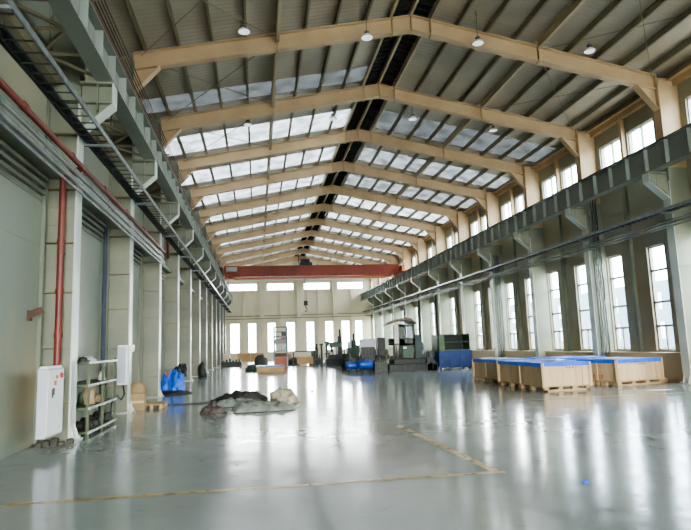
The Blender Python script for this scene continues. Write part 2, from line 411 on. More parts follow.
# ------------------------------------------------------------------ windows
wn = [n]
def window(axis, c, a0, a1, z0, z1, horiz, vert, label, fr=0.05, m='win_frame', lower=None):
    """axis x: pane in plane x=c running along y; axis y: plane y=c running along x"""
    name = 'window_%d' % wn[0]; wn[0] += 1
    root = bpy.data.objects.new(name, None); COL.objects.link(root)
    loc = (c, (a0+a1)/2, z0) if axis == 'x' else ((a0+a1)/2, c, z0)
    root.location = loc; WORLD[root.name] = Vector(loc); tag(root, label, kind='structure')
    f = MB()
    def bx(p, q, r, s, t=0.04):
        if axis == 'x': f.box(c - t, c + t, p, q, r, s)
        else: f.box(p, q, c - t, c + t, r, s)
    bx(a0, a0 + fr, z0, z1); bx(a1 - fr, a1, z0, z1); bx(a0, a1, z0, z0 + fr); bx(a0, a1, z1 - fr, z1)
    for h in horiz: bx(a0, a1, h - 0.035, h + 0.035)
    for v in vert: bx(v - 0.025, v + 0.025, z0, z1)
    if lower: bx((a0+a1)/2 - 0.03, (a0+a1)/2 + 0.03, z0, lower)
    f.build('window_frame', m, root)
    p = MB()
    if axis == 'x': p.add([(c, a0, z0), (c, a1, z0), (c, a1, z1), (c, a0, z1)], [(0, 1, 2, 3)])
    else: p.add([(a0, c, z0), (a1, c, z0), (a1, c, z1), (a0, c, z1)], [(0, 1, 2, 3)])
    p.build('pane', 'glass', root)
vis = 0
for i, (a, c, d, e) in enumerate(RW):
    k = i // 2 - 6
    lab = None
    if k >= 0: lab = 'tall grey framed window in the right wall, %s from the camera' % ORD[i - 12]
    window('x', XR + 0.13, a, c, d, e, (3.83, 2.7, 1.86), (), lab, lower=1.86)
for i, (a, c, d, e) in enumerate(RC):
    lab = None
    if i >= 12: lab = 'high clerestory window above the right crane rail, %s from the camera' % ORD[i - 12]
    window('x', XR + 0.1, a, c, d, e, (), ((a + c) / 2,), lab, fr=0.04)
for i, (a, c, d, e) in enumerate(EW):
    window('y', YEND + 0.1, a, c, d, e, (3.6, 2.7, 1.85), (), 'tall window in the bright end wall, %s from its left' % ORD[i], fr=0.06)
for i, (a, c, d, e) in enumerate(EU):
    window('y', YEND + 0.1, a, c, d, e, (), ((a + c) / 2,), 'wide high window under the crane in the end wall, %s from its left' % ORD[i], fr=0.06)

# ------------------------------------------------------------------ end wall piers and bands
tn = [3]
def trim(mb, m, label=None):
    o = struct('trim_%d' % tn[0], mb, m); tn[0] += 1
    if label: tag(o, label)
    return o
for i, x in enumerate((0.68, 5.1, 9.5)):
    trim(MB().box(x - 0.28, x + 0.22, YEND - 0.35, YEND, 0, 10.2), 'end_pier', 'wide pale pier on the end wall, %s from the left' % ORD[i])
for i, x in enumerate((-1.55, 2.87, 7.45, 11.55)):
    trim(MB().box(x - 0.09, x + 0.09, YEND - 0.2, YEND, 0, 8.3), 'end_pier', 'slim post on the end wall between two windows, %s from the left' % ORD[i])
trim(MB().box(XL, XR, YEND - 0.28, YEND, 5.28, 5.36).box(XL, XR, YEND - 0.45, YEND - 0.36, 4.93, 5.02), 'purlin', 'pair of horizontal rails across the end wall above the tall windows')
trim(MB().box(XL, XR, YEND - 0.15, YEND, 9.35, 9.55), 'end_pier', 'pale horizontal band across the end wall above the high windows')
# right wall intermediate posts (between the two tall windows of a bay) and clerestory posts, eave beam
for k in range(-6, 12):
    y = YK(k)
    trim(MB().box(XR - 0.12, XR, y + 2.92, y + 3.1, 0.95, 7.8), 'steel_green', ('slim post between the tall windows of the right wall, %s bay from the camera' % ORD[k]) if k >= 0 else None)
    trim(MB().box(XR - 0.16, XR, y + 2.7, y + 2.84, 7.6, 10.05), 'cream', ('cream post between clerestory windows, %s bay from the camera' % ORD[k]) if k >= 0 else None)
b = MB().box(XR - 0.18, XR, YBACK, YEND, 9.78, 10.02); b.box(XR - 0.32, XR - 0.18, YBACK, YEND, 9.98, 10.02)
trim(b, 'cream_dark', 'cream eave beam along the top of the right wall')
trim(MB().box(XR - 0.1, XR, YBACK, YEND, 7.7, 7.82), 'cream', 'cream sill rail under the clerestory windows')
trim(MB().box(XL, XL + 0.18, YBACK, YEND, 9.78, 10.02), 'cream_dark', 'eave beam along the top of the left wall')

# ------------------------------------------------------------------ left wall doors and lintels
for i, k in enumerate(range(-3, 12)):
    y = YK(k)
    ya, yb = y + 0.75, y + S - 0.85
    if k == -1: ya, yb = y + 0.5, y + S - 0.28
    name = 'door_%d' % (i + 1)
    root = bpy.data.objects.new(name, None); COL.objects.link(root); root.location = (XL, y + S / 2, 0); WORLD[root.name] = Vector(root.location)
    tag(root, ('pale green steel panel door in the left wall, %s from the camera' % ORD[k + 1]) if k >= -1 else None, kind='structure')
    p = MB().box(XL, XL + 0.03, ya, yb, 0.02, 4.45)
    for z in (0.9, 1.8, 2.7, 3.6): p.box(XL + 0.03, XL + 0.034, ya, yb, z, z + 0.012)
    p.build('door_panel', 'door_panel', root)
    f = MB().box(XL, XL + 0.09, ya - 0.1, ya, 0, 4.95).box(XL, XL + 0.09, yb, yb + 0.1, 0, 4.95)
    for j, z in enumerate((4.45, 4.58, 4.71, 4.84)): f.box(XL, XL + 0.05 + 0.03 * j, ya, yb, z, z + 0.07)
    f.build('door_frame', 'trim_green', root)
b = MB().box(XL, XL + 0.3, YBACK, YEND, 4.98, 5.12).box(XL, XL + 0.06, YBACK, YEND, 5.12, 5.5)
trim(b, 'trim_green', 'long steel lintel above the doors of the left wall')
trim(MB().box(XL, XL + 0.02, YBACK, YEND, 0, 0.1), 'trim_green', 'low kerb along the foot of the left wall')

# ------------------------------------------------------------------ columns with crane brackets
def column(side, k):
    y = YK(k); X = (lambda t: XL + t) if side < 0 else (lambda t: XR - t)
    lab = None
    which = 'left' if side < 0 else 'right'
    idx = k if side < 0 else k - 1
    if idx >= 0: lab = 'steel column with a crane bracket on the %s wall, %s from the camera' % (which, ORD[idx])
    else: lab = 'steel column of the %s wall beside or behind the camera' % which
    D = 0.6 if side < 0 else 0.72
    root = thing('steel_column', (X(D / 2), y, 0), lab, 'column', 'steel columns along the %s wall' % which)
    lo = 'steel_green'; up = 'steel_green' if side < 0 else 'cream'  # cream upper right shafts carry the warm light in their colour
    fw = 0.17
    sh = MB().box(X(0.03), X(D - 0.02), y - 0.015, y + 0.015, 0.02, 6.95)
    sh.box(X(0), X(0.03), y - fw, y + fw, 0.02, 6.95)
    if side > 0: sh.box(X(0.03), X(D - 0.02), y - fw, y - fw + 0.02, 0.02, 6.95)
    sh.build('shaft', lo, root)
    MB().box(X(D - 0.02), X(D + 0.01), y - fw, y + fw, 0.02, 6.5).build('flange', 'flange', root)
    rb = MB()
    yy = (y - 0.16, y) if side < 0 else (y - fw - 0.012, y)
    for z in (0.7, 1.72, 2.75, 3.7, 4.75, 5.85): rb.box(X(0.03), X(D - 0.02), yy[0], yy[1], z, z + 0.03)
    if side < 0:
        for z in (4.05, 4.4, 2.2, 3.2): rb.box(X(0.03), X(D - 0.02), y - 0.03, y, z, z + 0.012)
    build_each(rb, 'rib', 'purlin' if side < 0 else 'steel_green', root)
    u = MB().box(X(0.03), X(D - 0.02), y - 0.015, y + 0.015, 6.95, 10.12)
    u.box(X(0), X(0.03), y - fw, y + fw, 6.95, 10.1).box(X(D - 0.03), X(D), y - fw, y + fw, 6.95, 9.9)
    if side > 0: u.box(X(0.03), X(D - 0.03), y - fw, y - fw + 0.02, 6.95, 9.95)
    u.build('upper_shaft', up, root)
    bp = MB().box(X(0.02), X(D + 0.12), y - 0.28, y + 0.28, 0, 0.03)
    for s in (-1, 1): bp.prism([(X(D + 0.01), 0.03), (X(D + 0.1), 0.03), (X(D + 0.01), 0.3)], 'y', y + s * 0.12 - 0.01, y + s * 0.12 + 0.01)
    for s in (-1, 1): bp.tube([(X(D + 0.07), y + s * 0.22, 0.03), (X(D + 0.07), y + s * 0.22, 0.08)], 0.018, 6)
    bp.build('base_plate', 'flange', root)
    # bracket: stepped plate with chamfer, bright edge flange
    xt = -2.78 if side < 0 else 12.6
    xc = X(D); zt = 6.95 if side < 0 else 6.8
    br = MB().prism([(xc, zt - 0.02), (xt, zt - 0.02), (xt, 6.5), (xc, 5.92)], 'y', y - 0.02, y + 0.02)
    br.box(X(D), xt, y - 0.17, y + 0.17, zt - 0.04, zt)
    br.box(X(0.03), xt, y - 0.12, y, 6.53, 6.55)
    if side > 0: br.prism([(xc, 6.75), (xt + 0.06, 6.75), (xt + 0.06, 6.55), (xc, 6.05)], 'y', y - 0.1, y - 0.08)
    xs = xt + (-0.3 if side < 0 else 0.3)
    br.box(xs - 0.01, xs + 0.01, y - 0.12, y + 0.12, 6.36, zt - 0.02)
    br.build('bracket', 'steel_green', root)
    e = MB().box(xt - 0.012, xt + 0.012, y - 0.16, y + 0.16, 6.49, zt - 0.02)
    e.bar((xt, y, 6.495), (xc, y, 5.92), 0.32, 0.025, up=(0, 0, 1))
    e.build('bracket_flange', 'flange', root)
    return root
for k in range(-2, 12): column(-1, k)
for k in range(-2, 12): column(1, k)

# ------------------------------------------------------------------ roof frames
def roof_frame(k):
    y = YK(k)
    lab = 'cream steel roof frame spanning the hall, %s from the camera' % ORD[k - 1] if k >= 1 else 'cream steel roof frame overhead, above or behind the camera'
    root = thing('roof_frame', (XM, y, 11.3), lab, 'roof frame', 'cream roof frames spanning the hall')
    fw = 0.13
    for side in (-1, 1):
        xe = -3.42 if side < 0 else 13.28
        def P(x, d): return (x, rtop(x) - d)
        xa = XM
        mb = MB()
        # web, top flange, bottom flange
        mb.prism([P(xa, 0.02), P(xe, 0.02), P(xe, 0.5), P(xa, 0.5)], 'y', y - 0.012, y + 0.012)
        mb.prism([P(xa, 0.0), P(xe, 0.0), P(xe, 0.025), P(xa, 0.025)], 'y', y - fw, y + fw)
        mb.prism([P(xa, 0.495), P(xe, 0.495), P(xe, 0.52), P(xa, 0.52)], 'y', y - fw, y + fw)
        fixnorm(mb.build('rafter', 'cream', root))
        pl = MB()
        for d in (0.62, 4.22): 
            x = XM + side * d
            pl.box(x - 0.015, x + 0.015, y - fw - 0.01, y + fw + 0.01, rtop(x) - 0.56, rtop(x) - 0.01)
        build_each(pl, 'splice_plate', 'cream_dark', root)
        # knee haunch
        x2 = xe - side * 0.72
        h = MB().prism([P(xe, 0.5), P(x2, 0.5), (xe, rtop(xe) - 1.2)], 'y', y - 0.012, y + 0.012)
        h.bar((x2, y, rtop(x2) - 0.52), (xe, y, rtop(xe) - 1.21), fw * 2, 0.025)
        h.box(xe - 0.012, xe + 0.012, y - fw, y + fw, rtop(xe) - 1.21, rtop(xe))
        fixnorm(h.build('haunch', 'cream', root))
    MB().box(XM - 0.015, XM + 0.015, y - fw - 0.01, y + fw + 0.01, 11.3, 11.83).build('apex_plate', 'cream_dark', root)
for k in range(-2, 12): roof_frame(k)
# purlins (running the whole length on top of the frames)
PO = [1.5, 2.45, 3.4, 4.22, 5.2, 6.2, 7.15, 8.1, 8.9]
for side in (-1, 1):
    for i, d in enumerate(PO):
        x = XM + side * d; z = rtop(x)
        b = MB()
        which = 'left' if side < 0 else 'right'
        if i == 3:
            for k in range(-2, 12):     # deep tie beam between the frames, web on the ridge side
                ya, yb = YK(k) + 0.13, YK(k + 1) - 0.13
                dp = 0.3 if side < 0 else 0.1
                b.box(x - 0.012, x + 0.012, ya, yb, z - dp, z + 0.16)
                b.box(x - 0.05, x + 0.05, ya, yb, z - dp - 0.015, z - dp + 0.005)
            b.box(x - 0.07, x + 0.07, YK(-2), YEND, z + 0.16, z + 0.18)
            tag(b.build('tie_beam', 'purlin_light'), 'deep pale tie beam running the length of the %s roof slope' % which, 'beam')
        else:
            b.box(x - 0.01, x + 0.01, YK(-3), YEND, z + 0.0, z + 0.19)
            b.box(x - 0.01, x + 0.07, YK(-3), YEND, z + 0.0, z + 0.015)
            b.box(x - 0.01, x + 0.07, YK(-3), YEND, z + 0.175, z + 0.19)
            tag(b.build('roof_purlin', 'purlin'), 'thin purlin running the length of the %s roof slope, %s down from the ridge' % (which, ORD[i]), 'purlin', 'purlins under the roof sheets')
for x, nm in ((XM - 0.66, 'left'), (XM, 'middle'), (XM + 0.66, 'right')):
    z = rtop(x)
    b = MB().box(x - 0.045, x + 0.045, YK(-3), YEND, z - 0.0, z + 0.17)
    tag(b.build('ridge_beam', 'purlin_light'), 'pale ridge beam, %s of the three beside the dark vent strips' % nm, 'beam', 'ridge beams')
# wind bracing rods and sag rods
for k, side in ((0, -1), (1, -1), (2, -1), (0, 1), (1, 1)):
    xo = -3.2 if side < 0 else 13.1; xi = XM + side * 4.36
    ya, yb = YK(k) + 0.15, YK(k + 1) - 0.15
    b = MB().tube([(xo, ya, rtop(xo) - 0.12), (xi, yb, rtop(xi) - 0.12)], 0.012, 5)
    b.tube([(xi, ya, rtop(xi) - 0.16), (xo, yb, rtop(xo) - 0.16)], 0.012, 5)
    tag(b.build('bracing_rod', 'purlin'), 'thin crossed bracing rods under the %s roof slope, %s bay from the camera' % ('left' if side < 0 else 'right', ORD[k]), 'bracing')

# ------------------------------------------------------------------ crane girders
for side in (-1, 1):
    xin = -2.76 if side < 0 else 12.6
    s = -1 if side < 0 else 1
    xw = xin + s * 0.17; xo = xin + s * 0.34
    which = 'left' if side < 0 else 'right'
    root = thing('crane_girder', (xw, 25, 6.95), 'long grey green crane runway girder carried on the %s columns' % which, 'girder')
    zb = 6.95 if side < 0 else 6.8
    b = MB().box(xw - 0.01, xw + 0.01, YK(-3), YEND, zb + 0.02, 7.6)
    b.box(xin, xo, YK(-3), YEND, zb, zb + 0.025).box(xin, xo, YK(-3), YEND, 7.595, 7.62)
    b.build('beam', 'girder', root)
    st = MB(); y = YK(-1) + 0.02
    while y < YEND:
        st.box(xin + s * 0.02, xw, y - 0.015, y + 0.015, zb + 0.025, 7.595); y += S / 5
    build_each(st, 'stiffener', 'steel_light', root)
    MB().box(xw - 0.035, xw + 0.035, YK(-3), YEND, 7.62, 7.72).build('rail', 'busbar', root)
# lattice surge bracing on the outer side of the left girder
root = next(o for o in bpy.data.objects if o.name == 'crane_girder')
b = MB()
for k in range(-2, 12):
    b.box(-3.98, -3.78, YK(k) + 0.2, YK(k + 1) - 0.2, 6.85, 7.05)
    for i in range(5):
        y = YK(k) + 0.3 + i * (S - 0.6) / 5; y2 = y + (S - 0.6) / 5
        b.bar((-3.1, y, 7.0), (-3.78, y, 7.0), 0.06, 0.05)
        if i % 2: b.bar((-3.1, y, 7.0), (-3.78, y2, 7.0), 0.05, 0.05)
        else: b.bar((-3.78, y, 7.0), (-3.1, y2, 7.0), 0.05, 0.05)
b.build('lattice_bracing', 'purlin', root)
# conductor bars above left girder
b = MB().box(-3.29, -3.21, YK(-2), YEND, 8.5, 8.72)
root = tag(b.build('conductor_rail', 'busbar'), 'brown conductor rail with thin wires above the left crane girder', 'conductor rail')
w = MB()
for i in range(4): w.tube([(-3.25 + 0.03 * i, YK(-2), 8.86 + 0.09 * i), (-3.25 + 0.03 * i, YEND, 8.86 + 0.09 * i)], 0.014, 5)
build_each(w, 'wire', 'busbar', root)
w = MB(); y = YK(-1)
while y < YEND:
    w.bar((-3.36, y, 8.8), (-3.12, y, 8.8), 0.03, 0.05); y += S / 2
build_each(w, 'wire_bracket', 'purlin', root)

# ------------------------------------------------------------------ cable trays and pipes
def tray(xa, xb, z, y0, y1, label, rung=0.3, cab=None):
    root = thing('cable_tray', ((xa + xb) / 2, (y0 + y1) / 2, z), label, 'cable tray')
    for x in (xa, xb): MB().box(x - 0.015, x + 0.015, y0, y1, z - 0.05, z + 0.05).build('side_rail', 'black_cable' if x == xa and xa < 0 else 'galv', root)
    r = MB(); y = y0
    while y < y1: r.box(min(xa, xb), max(xa, xb), y - 0.01, y + 0.01, z - 0.045, z - 0.025); y += rung
    build_each(r, 'rung', 'mach_grey', root)
    r = MB()
    for i, (x, rad) in enumerate(cab):
        pts = []; y = y0
        while y <= y1:
            pts.append((x + random.uniform(-.012, .012), y, z - 0.02 + rad + random.uniform(0, .015))); y += 1.2
        r.tube(pts, rad, 6)
    build_each(r, 'cable', 'black_cable', root)
    a = MB()
    for k in range(-1, 12):
        if xa < 0: a.box(-3.4, xb + 0.02, YK(k) + 0.18, YK(k) + 0.23, z - 0.1, z - 0.05)
        else: a.box(xa - 0.02, 13.3, YK(k) - 0.24, YK(k) - 0.19, z - 0.1, z - 0.05)
    build_each(a, 'support_arm', 'galv', root)
tray(-3.33, -2.9, 5.83, 2.0, YEND - 0.3, 'ladder cable tray with black cables running along the left columns', 0.32, [(-3.37, 0.05), (-3.29, 0.05), (-3.22, 0.04)])
tray(12.85, 13.2, 5.5, 5.0, YEND - 0.3, 'ladder cable tray with black cables running along the right columns', 0.3, [(12.95, 0.03), (13.02, 0.03), (13.1, 0.035)])
# conduits
for i, (x, z, r, lab) in enumerate(((-3.3, 5.0, 0.022, 'top'), (-3.28, 4.92, 0.03, 'second from the top'), (-3.3, 4.83, 0.022, 'third from the top'), (-3.28, 4.75, 0.035, 'second from the bottom'), (-3.3, 4.65, 0.025, 'bottom'))):
    b = MB().tube([(x, 3.0, z), (x, YK(2) - 0.3, z), (x, YK(2) - 0.1, z + 0.0)], r, 8)
    tag(b.build('conduit', 'conduit' if i % 2 else 'galv'), 'grey conduit under the long red pipe, %s of the bundle' % lab, 'conduit', 'grey conduits along the left wall')
b = MB().tube([(-3.28, 3.0, 5.16), (-3.28, YK(2) + 0.05, 5.13)], 0.052, 10)
y = 4.0
while y < YK(2): b.tube([(-3.28, y, 5.16), (-3.28, y + 0.1, 5.16)], 0.066, 10); y += 2.2
tag(b.build('fire_pipe', 'red_pipe'), 'long red fire pipe running along the left wall above the conduits', 'pipe')
b = MB().tube([(-3.63, Y0 - 0.22, 1.35), (-3.63, Y0 - 0.22, 4.95)], 0.062, 12)
for z in (1.9, 2.72, 3.65): b.tube([(-3.63, Y0 - 0.22, z), (-3.63, Y0 - 0.22, z + 0.09)], 0.076, 12)
b.bar((-3.63, Y0 - 0.2, 3.5), (-3.63, Y0, 3.5), 0.04, 0.04)
b.tube([(-3.63, Y0 - 0.22, 4.9), (-3.5, Y0 - 0.22, 5.05), (-3.3, Y0 - 0.22, 5.14)], 0.062, 12)
tag(b.build('fire_pipe', 'red_pipe'), 'vertical red pipe on the nearest left column above the white cabinet', 'pipe')
b = MB().tube([(-3.8, YK(3) - 0.35, 5.6), (-3.8, YK(3) - 0.35, 6.8)], 0.06, 8)
tag(b.build('fire_pipe', 'red_pipe'), 'short vertical red pipe high on the fourth left column', 'pipe')
for i in range(2):
    b = MB().tube([(-3.88, 15.42 + i * 0.16, 0.0), (-3.88, 15.42 + i * 0.16, 4.9)], 0.035, 8)
    tag(b.build('downpipe', 'navy'), 'thin dark blue vertical pipe behind the green rack, %s of the pair' % ('nearer' if i == 0 else 'farther'), 'pipe')
# brown lever box on the near door
b = MB(); b.bar((-3.97, 10.8, 2.3), (-3.8, 10.98, 2.4), 0.06, 0.12); b.box(-4.0, -3.93, 10.75, 10.9, 2.2, 2.38)
tag(b.build('wall_bracket', 'busbar'), 'small brown wedge bracket on the nearest left door', 'bracket')
# pipes on right
for i, (x, z, r) in enumerate(((13.16, 5.2, 0.03), (13.14, 5.1, 0.04), (13.16, 5.0, 0.025))):
    b = MB().tube([(x, 4, z), (x, YEND - 0.2, z)], r, 8)
    tag(b.build('conduit', 'conduit'), 'grey conduit under the right cable tray, %s of the three' % ('top', 'middle', 'lowest')[i], 'conduit', 'conduits along the right wall')
# vertical cable ladders on right
def vladder(x, y, z1, label):
    root = thing('cable_ladder', (x, y, 0), label, 'cable ladder')
    r = MB()
    for s in (-0.16, 0.16): r.box(x + s - 0.015, x + s + 0.015, y - 0.03, y + 0.03, 0, z1)
    z = 0.15
    while z < z1: r.box(x - 0.16, x + 0.16, y - 0.015, y + 0.015, z, z + 0.03); z += 0.25
    build_each(r, 'ladder_rung', 'galv', root)
    c = MB()
    for j in range(5):
        pts = []; z = 0.0
        while z <= z1: pts.append((x - 0.12 + 0.06 * j + random.uniform(-.03, .03), y - 0.05 + random.uniform(-.015, .015), z)); z += 0.35
        c.tube(pts, 0.013, 5)
    build_each(c, 'cable', 'black_cable', root)
vladder(13.5, YK(2) - 0.37, 7.4, 'vertical ladder of black cables on the right wall behind the timber crates')
vladder(13.5, YK(4) - 0.37, 6.5, 'vertical ladder of black cables farther along the right wall, beyond the crates')

# ------------------------------------------------------------------ crane
root = thing('overhead_crane', (4.9, 50, 7.72), 'red overhead travelling crane bridging the hall near its far end', 'crane')
for s, (yy, w) in enumerate(((49.2, 0.4), (51.2, 0.4))):
    b = MB().prism([(-2.7, 7.85), (-1.9, 7.6), (11.8, 7.6), (12.55, 7.85), (12.55, 8.45), (-2.7, 8.45)], 'y', yy - w / 2, yy + w / 2)
    b.box(-2.7, 12.55, yy - w / 2 - 0.06, yy + w / 2 + 0.06, 8.45, 8.5)
    b.box(-1.9, 11.8, yy - w / 2 - 0.06, yy + w / 2 + 0.06, 7.57, 7.61)
    fixnorm(b.build('bridge_girder', 'crane_red', root))
b = MB().box(-2.6, 12.4, 48.85, 48.98, 7.36, 7.46)
for i in range(13): b.bar((-2.4 + i * 1.2, 48.92, 7.4), (-2.4 + i * 1.2, 48.98, 7.8), 0.04, 0.04)
b.build('service_rail', 'crane_orange', root)
for x in (-2.93, 12.77):
    b = MB(); b.bbox(x, 50.2, 7.8, 0.34, 3.6, 0.55, 0.03); b.build('end_truck', 'busbar' if x < 0 else 'crane_orange', root)  # right truck's orange holds the warm light on that end
    for yy in (48.7, 51.7): MB().lathe((x - 0.06, yy, 7.87), [(0.0, 0), (0.15, 0), (0.15, 0.12), (0.0, 0.12)], 14, 'x').build('wheel', 'mach_dark', root)
b = MB(); b.bbox(4.3, 50.2, 8.55, 1.1, 1.9, 0.25); t = b.build('trolley', 'navy', root)
MB().lathe((3.9, 50.2, 9.0), [(0, 0), (0.25, 0), (0.25, 0.8), (0, 0.8)], 14, 'x').build('hoist_drum', 'navy', t)
MB().bar((3.7, 49.6, 8.8), (3.7, 49.6, 9.6), 0.08, 0.08).build('post', 'busbar', t)
b = MB()
for dx in (-0.06, 0.06): b.tube([(4.28 + dx, 50.2, 5.5), (4.28 + dx, 50.2, 8.6)], 0.018, 5)
build_each(b, 'hoist_rope', 'mach_dark', root)
b = MB(); b.bbox(4.28, 50.2, 5.1, 0.34, 0.24, 0.42, 0.05)
b.tube([(4.28, 50.2, 5.1), (4.28, 50.2, 4.9), (4.4, 50.2, 4.78), (4.36, 50.2, 4.62), (4.24, 50.2, 4.58), (4.16, 50.2, 4.68)], [0.05, 0.05, 0.05, 0.05, 0.04, 0.02], 8)
b.build('hook', 'mach_dark', root)
b = MB().box(-2.5, -1.6, 48.9, 49.0, 8.05, 8.4)
b.build('sign_plate', 'cab_grey', root)

# ------------------------------------------------------------------ high-bay lamps
LAMPS = [(-0.25, 15.6, 10.6, 'nearest row, leftmost'), (3.35, 15.6, 10.6, 'nearest row, just left of the ridge'), (6.82, 15.6, 10.6, 'nearest row, just right of the ridge'), (10.63, 15.75, 10.6, 'nearest row, rightmost'),
         (-0.25, 22.64, 10.6, 'second row, leftmost'), (3.14, 21.8, 10.6, 'second row, just left of the ridge'), (6.4, 21.6, 10.6, 'second row, just right of the ridge'), (10.3, 22.6, 10.6, 'second row, rightmost')]
def lamp(x, y, z, lab):
    r = thing('high_bay_lamp', (x, y, z), 'white high bay lamp hanging from the roof, ' + lab, 'lamp', 'high bay lamps under the roof')
    zt = zroof(x) - 0.03
    return r, zt
proto = None
for x, y, z, lab in LAMPS:
    r = thing('high_bay_lamp', (x, y, z), 'white high bay lamp hanging from the roof, ' + lab, 'lamp', 'high bay lamps under the roof')
    MB().lathe((x, y, z), [(0.165, 0.0), (0.17, 0.012), (0.16, 0.04), (0.10, 0.10), (0.06, 0.12)], 24).build('lamp_shade', 'lamp_white', r)
    MB().lathe((x, y, z), [(0.0, 0.012), (0.07, 0.014), (0.12, 0.008), (0.165, 0.0)], 24).build('lens', 'lamp_lens', r)
    MB().lathe((x, y, z), [(0.06, 0.1), (0.08, 0.12), (0.08, 0.2), (0.03, 0.23), (0.0, 0.23)], 16).build('housing', 'lamp_grey', r)
    MB().tube([(x, y, z + 0.22), (x, y, zroof(x))], 0.008, 5).build('cord', 'black_cable', r)

# ------------------------------------------------------------------ floor paint and marks
def quadstrip(p, q, w, z=0.004):
    p, q = Vector((p[0], p[1], z)), Vector((q[0], q[1], z)); d = (q - p).normalized(); s = Vector((-d.y, d.x, 0)) * w / 2
    return MB().add([p - s, q - s, q + s, p + s], [(0, 1, 2, 3)])
def fmark(mb, nm, m, lab, cat): tag(mb.build(nm, m), lab, cat)
fmark(quadstrip((-2.75, 7.0), (2.95, 6.86), 0.11), 'floor_line', 'yellow', 'worn yellow floor line running across the hall in front', 'floor line')
fmark(quadstrip((2.86, 6.9), (2.68, 11.2), 0.12), 'floor_line', 'yellow', 'worn yellow floor line running away along the hall', 'floor line')
fmark(quadstrip((6.5, 14.3), (11.5, 14.1), 0.09), 'floor_line', 'yellow', 'faint yellow floor line in front of the timber crates', 'floor line')
def blot(cx, cy, rx, ry, seed, z=0.004, h=0.0):
    n = 18; vs = [(cx, cy, z + h)]
    for j in range(n):
        a = 2*PI*j/n; k = 1 + 0.45 * noise.noise(Vector((math.cos(a)*1.5 + seed, math.sin(a)*1.5, seed)))
        vs.append((cx + rx*k*math.cos(a), cy + ry*k*math.sin(a), z))
    return MB().add(vs, [(0, 1 + j, 1 + (j + 1) % n) for j in range(n)])
for i, (x, y, rx, ry, lab) in enumerate(((0.1, 7.3, 0.2, 0.06, 'dark scuff touching the near yellow line'), (1.55, 12.2, 0.05, 0.05, 'small dark spot on the floor right of the plastic sheets'),
        (10.2, 14.9, 0.25, 0.07, 'dark stain on the floor in front of the crates'), (8.9, 14.6, 0.12, 0.05, 'small dark stain left of the one before the crates'), (0.95, 8.4, 0.06, 0.05, 'tiny dark chip mark on the middle floor'))):
    fmark(blot(x, y, rx, ry, i * 3.1), 'floor_stain', 'scuff', lab, 'stain')
tag(blot(3.54, 6.09, 0.05, 0.04, 2.0, 0.004, 0.03).build('litter_scrap', 'blue_cover'), 'tiny blue scrap lying on the near floor at the right', 'litter')
tag(blot(11.3, 15.1, 0.45, 0.12, 5.0, 0.004, 0.015).build('paper_sheet', 'paper'), 'pale paper sheet lying on the floor before the right crate', 'paper')
tag(blot(1.9, 20.5, 0.06, 0.06, 9.0, 0.004, 0.05).build('litter_scrap', 'mach_dark'), 'small dark scrap alone on the shiny middle floor', 'litter')
b = MB().tube([(-2.9 + 0.28 * i, 17.9 + 0.05 * math.sin(i * 1.3), 0.02) for i in range(8)], 0.02, 6)
tag(b.build('hose', 'mach_grey'), 'thin grey hose lying on the floor near the blue bags', 'hose')

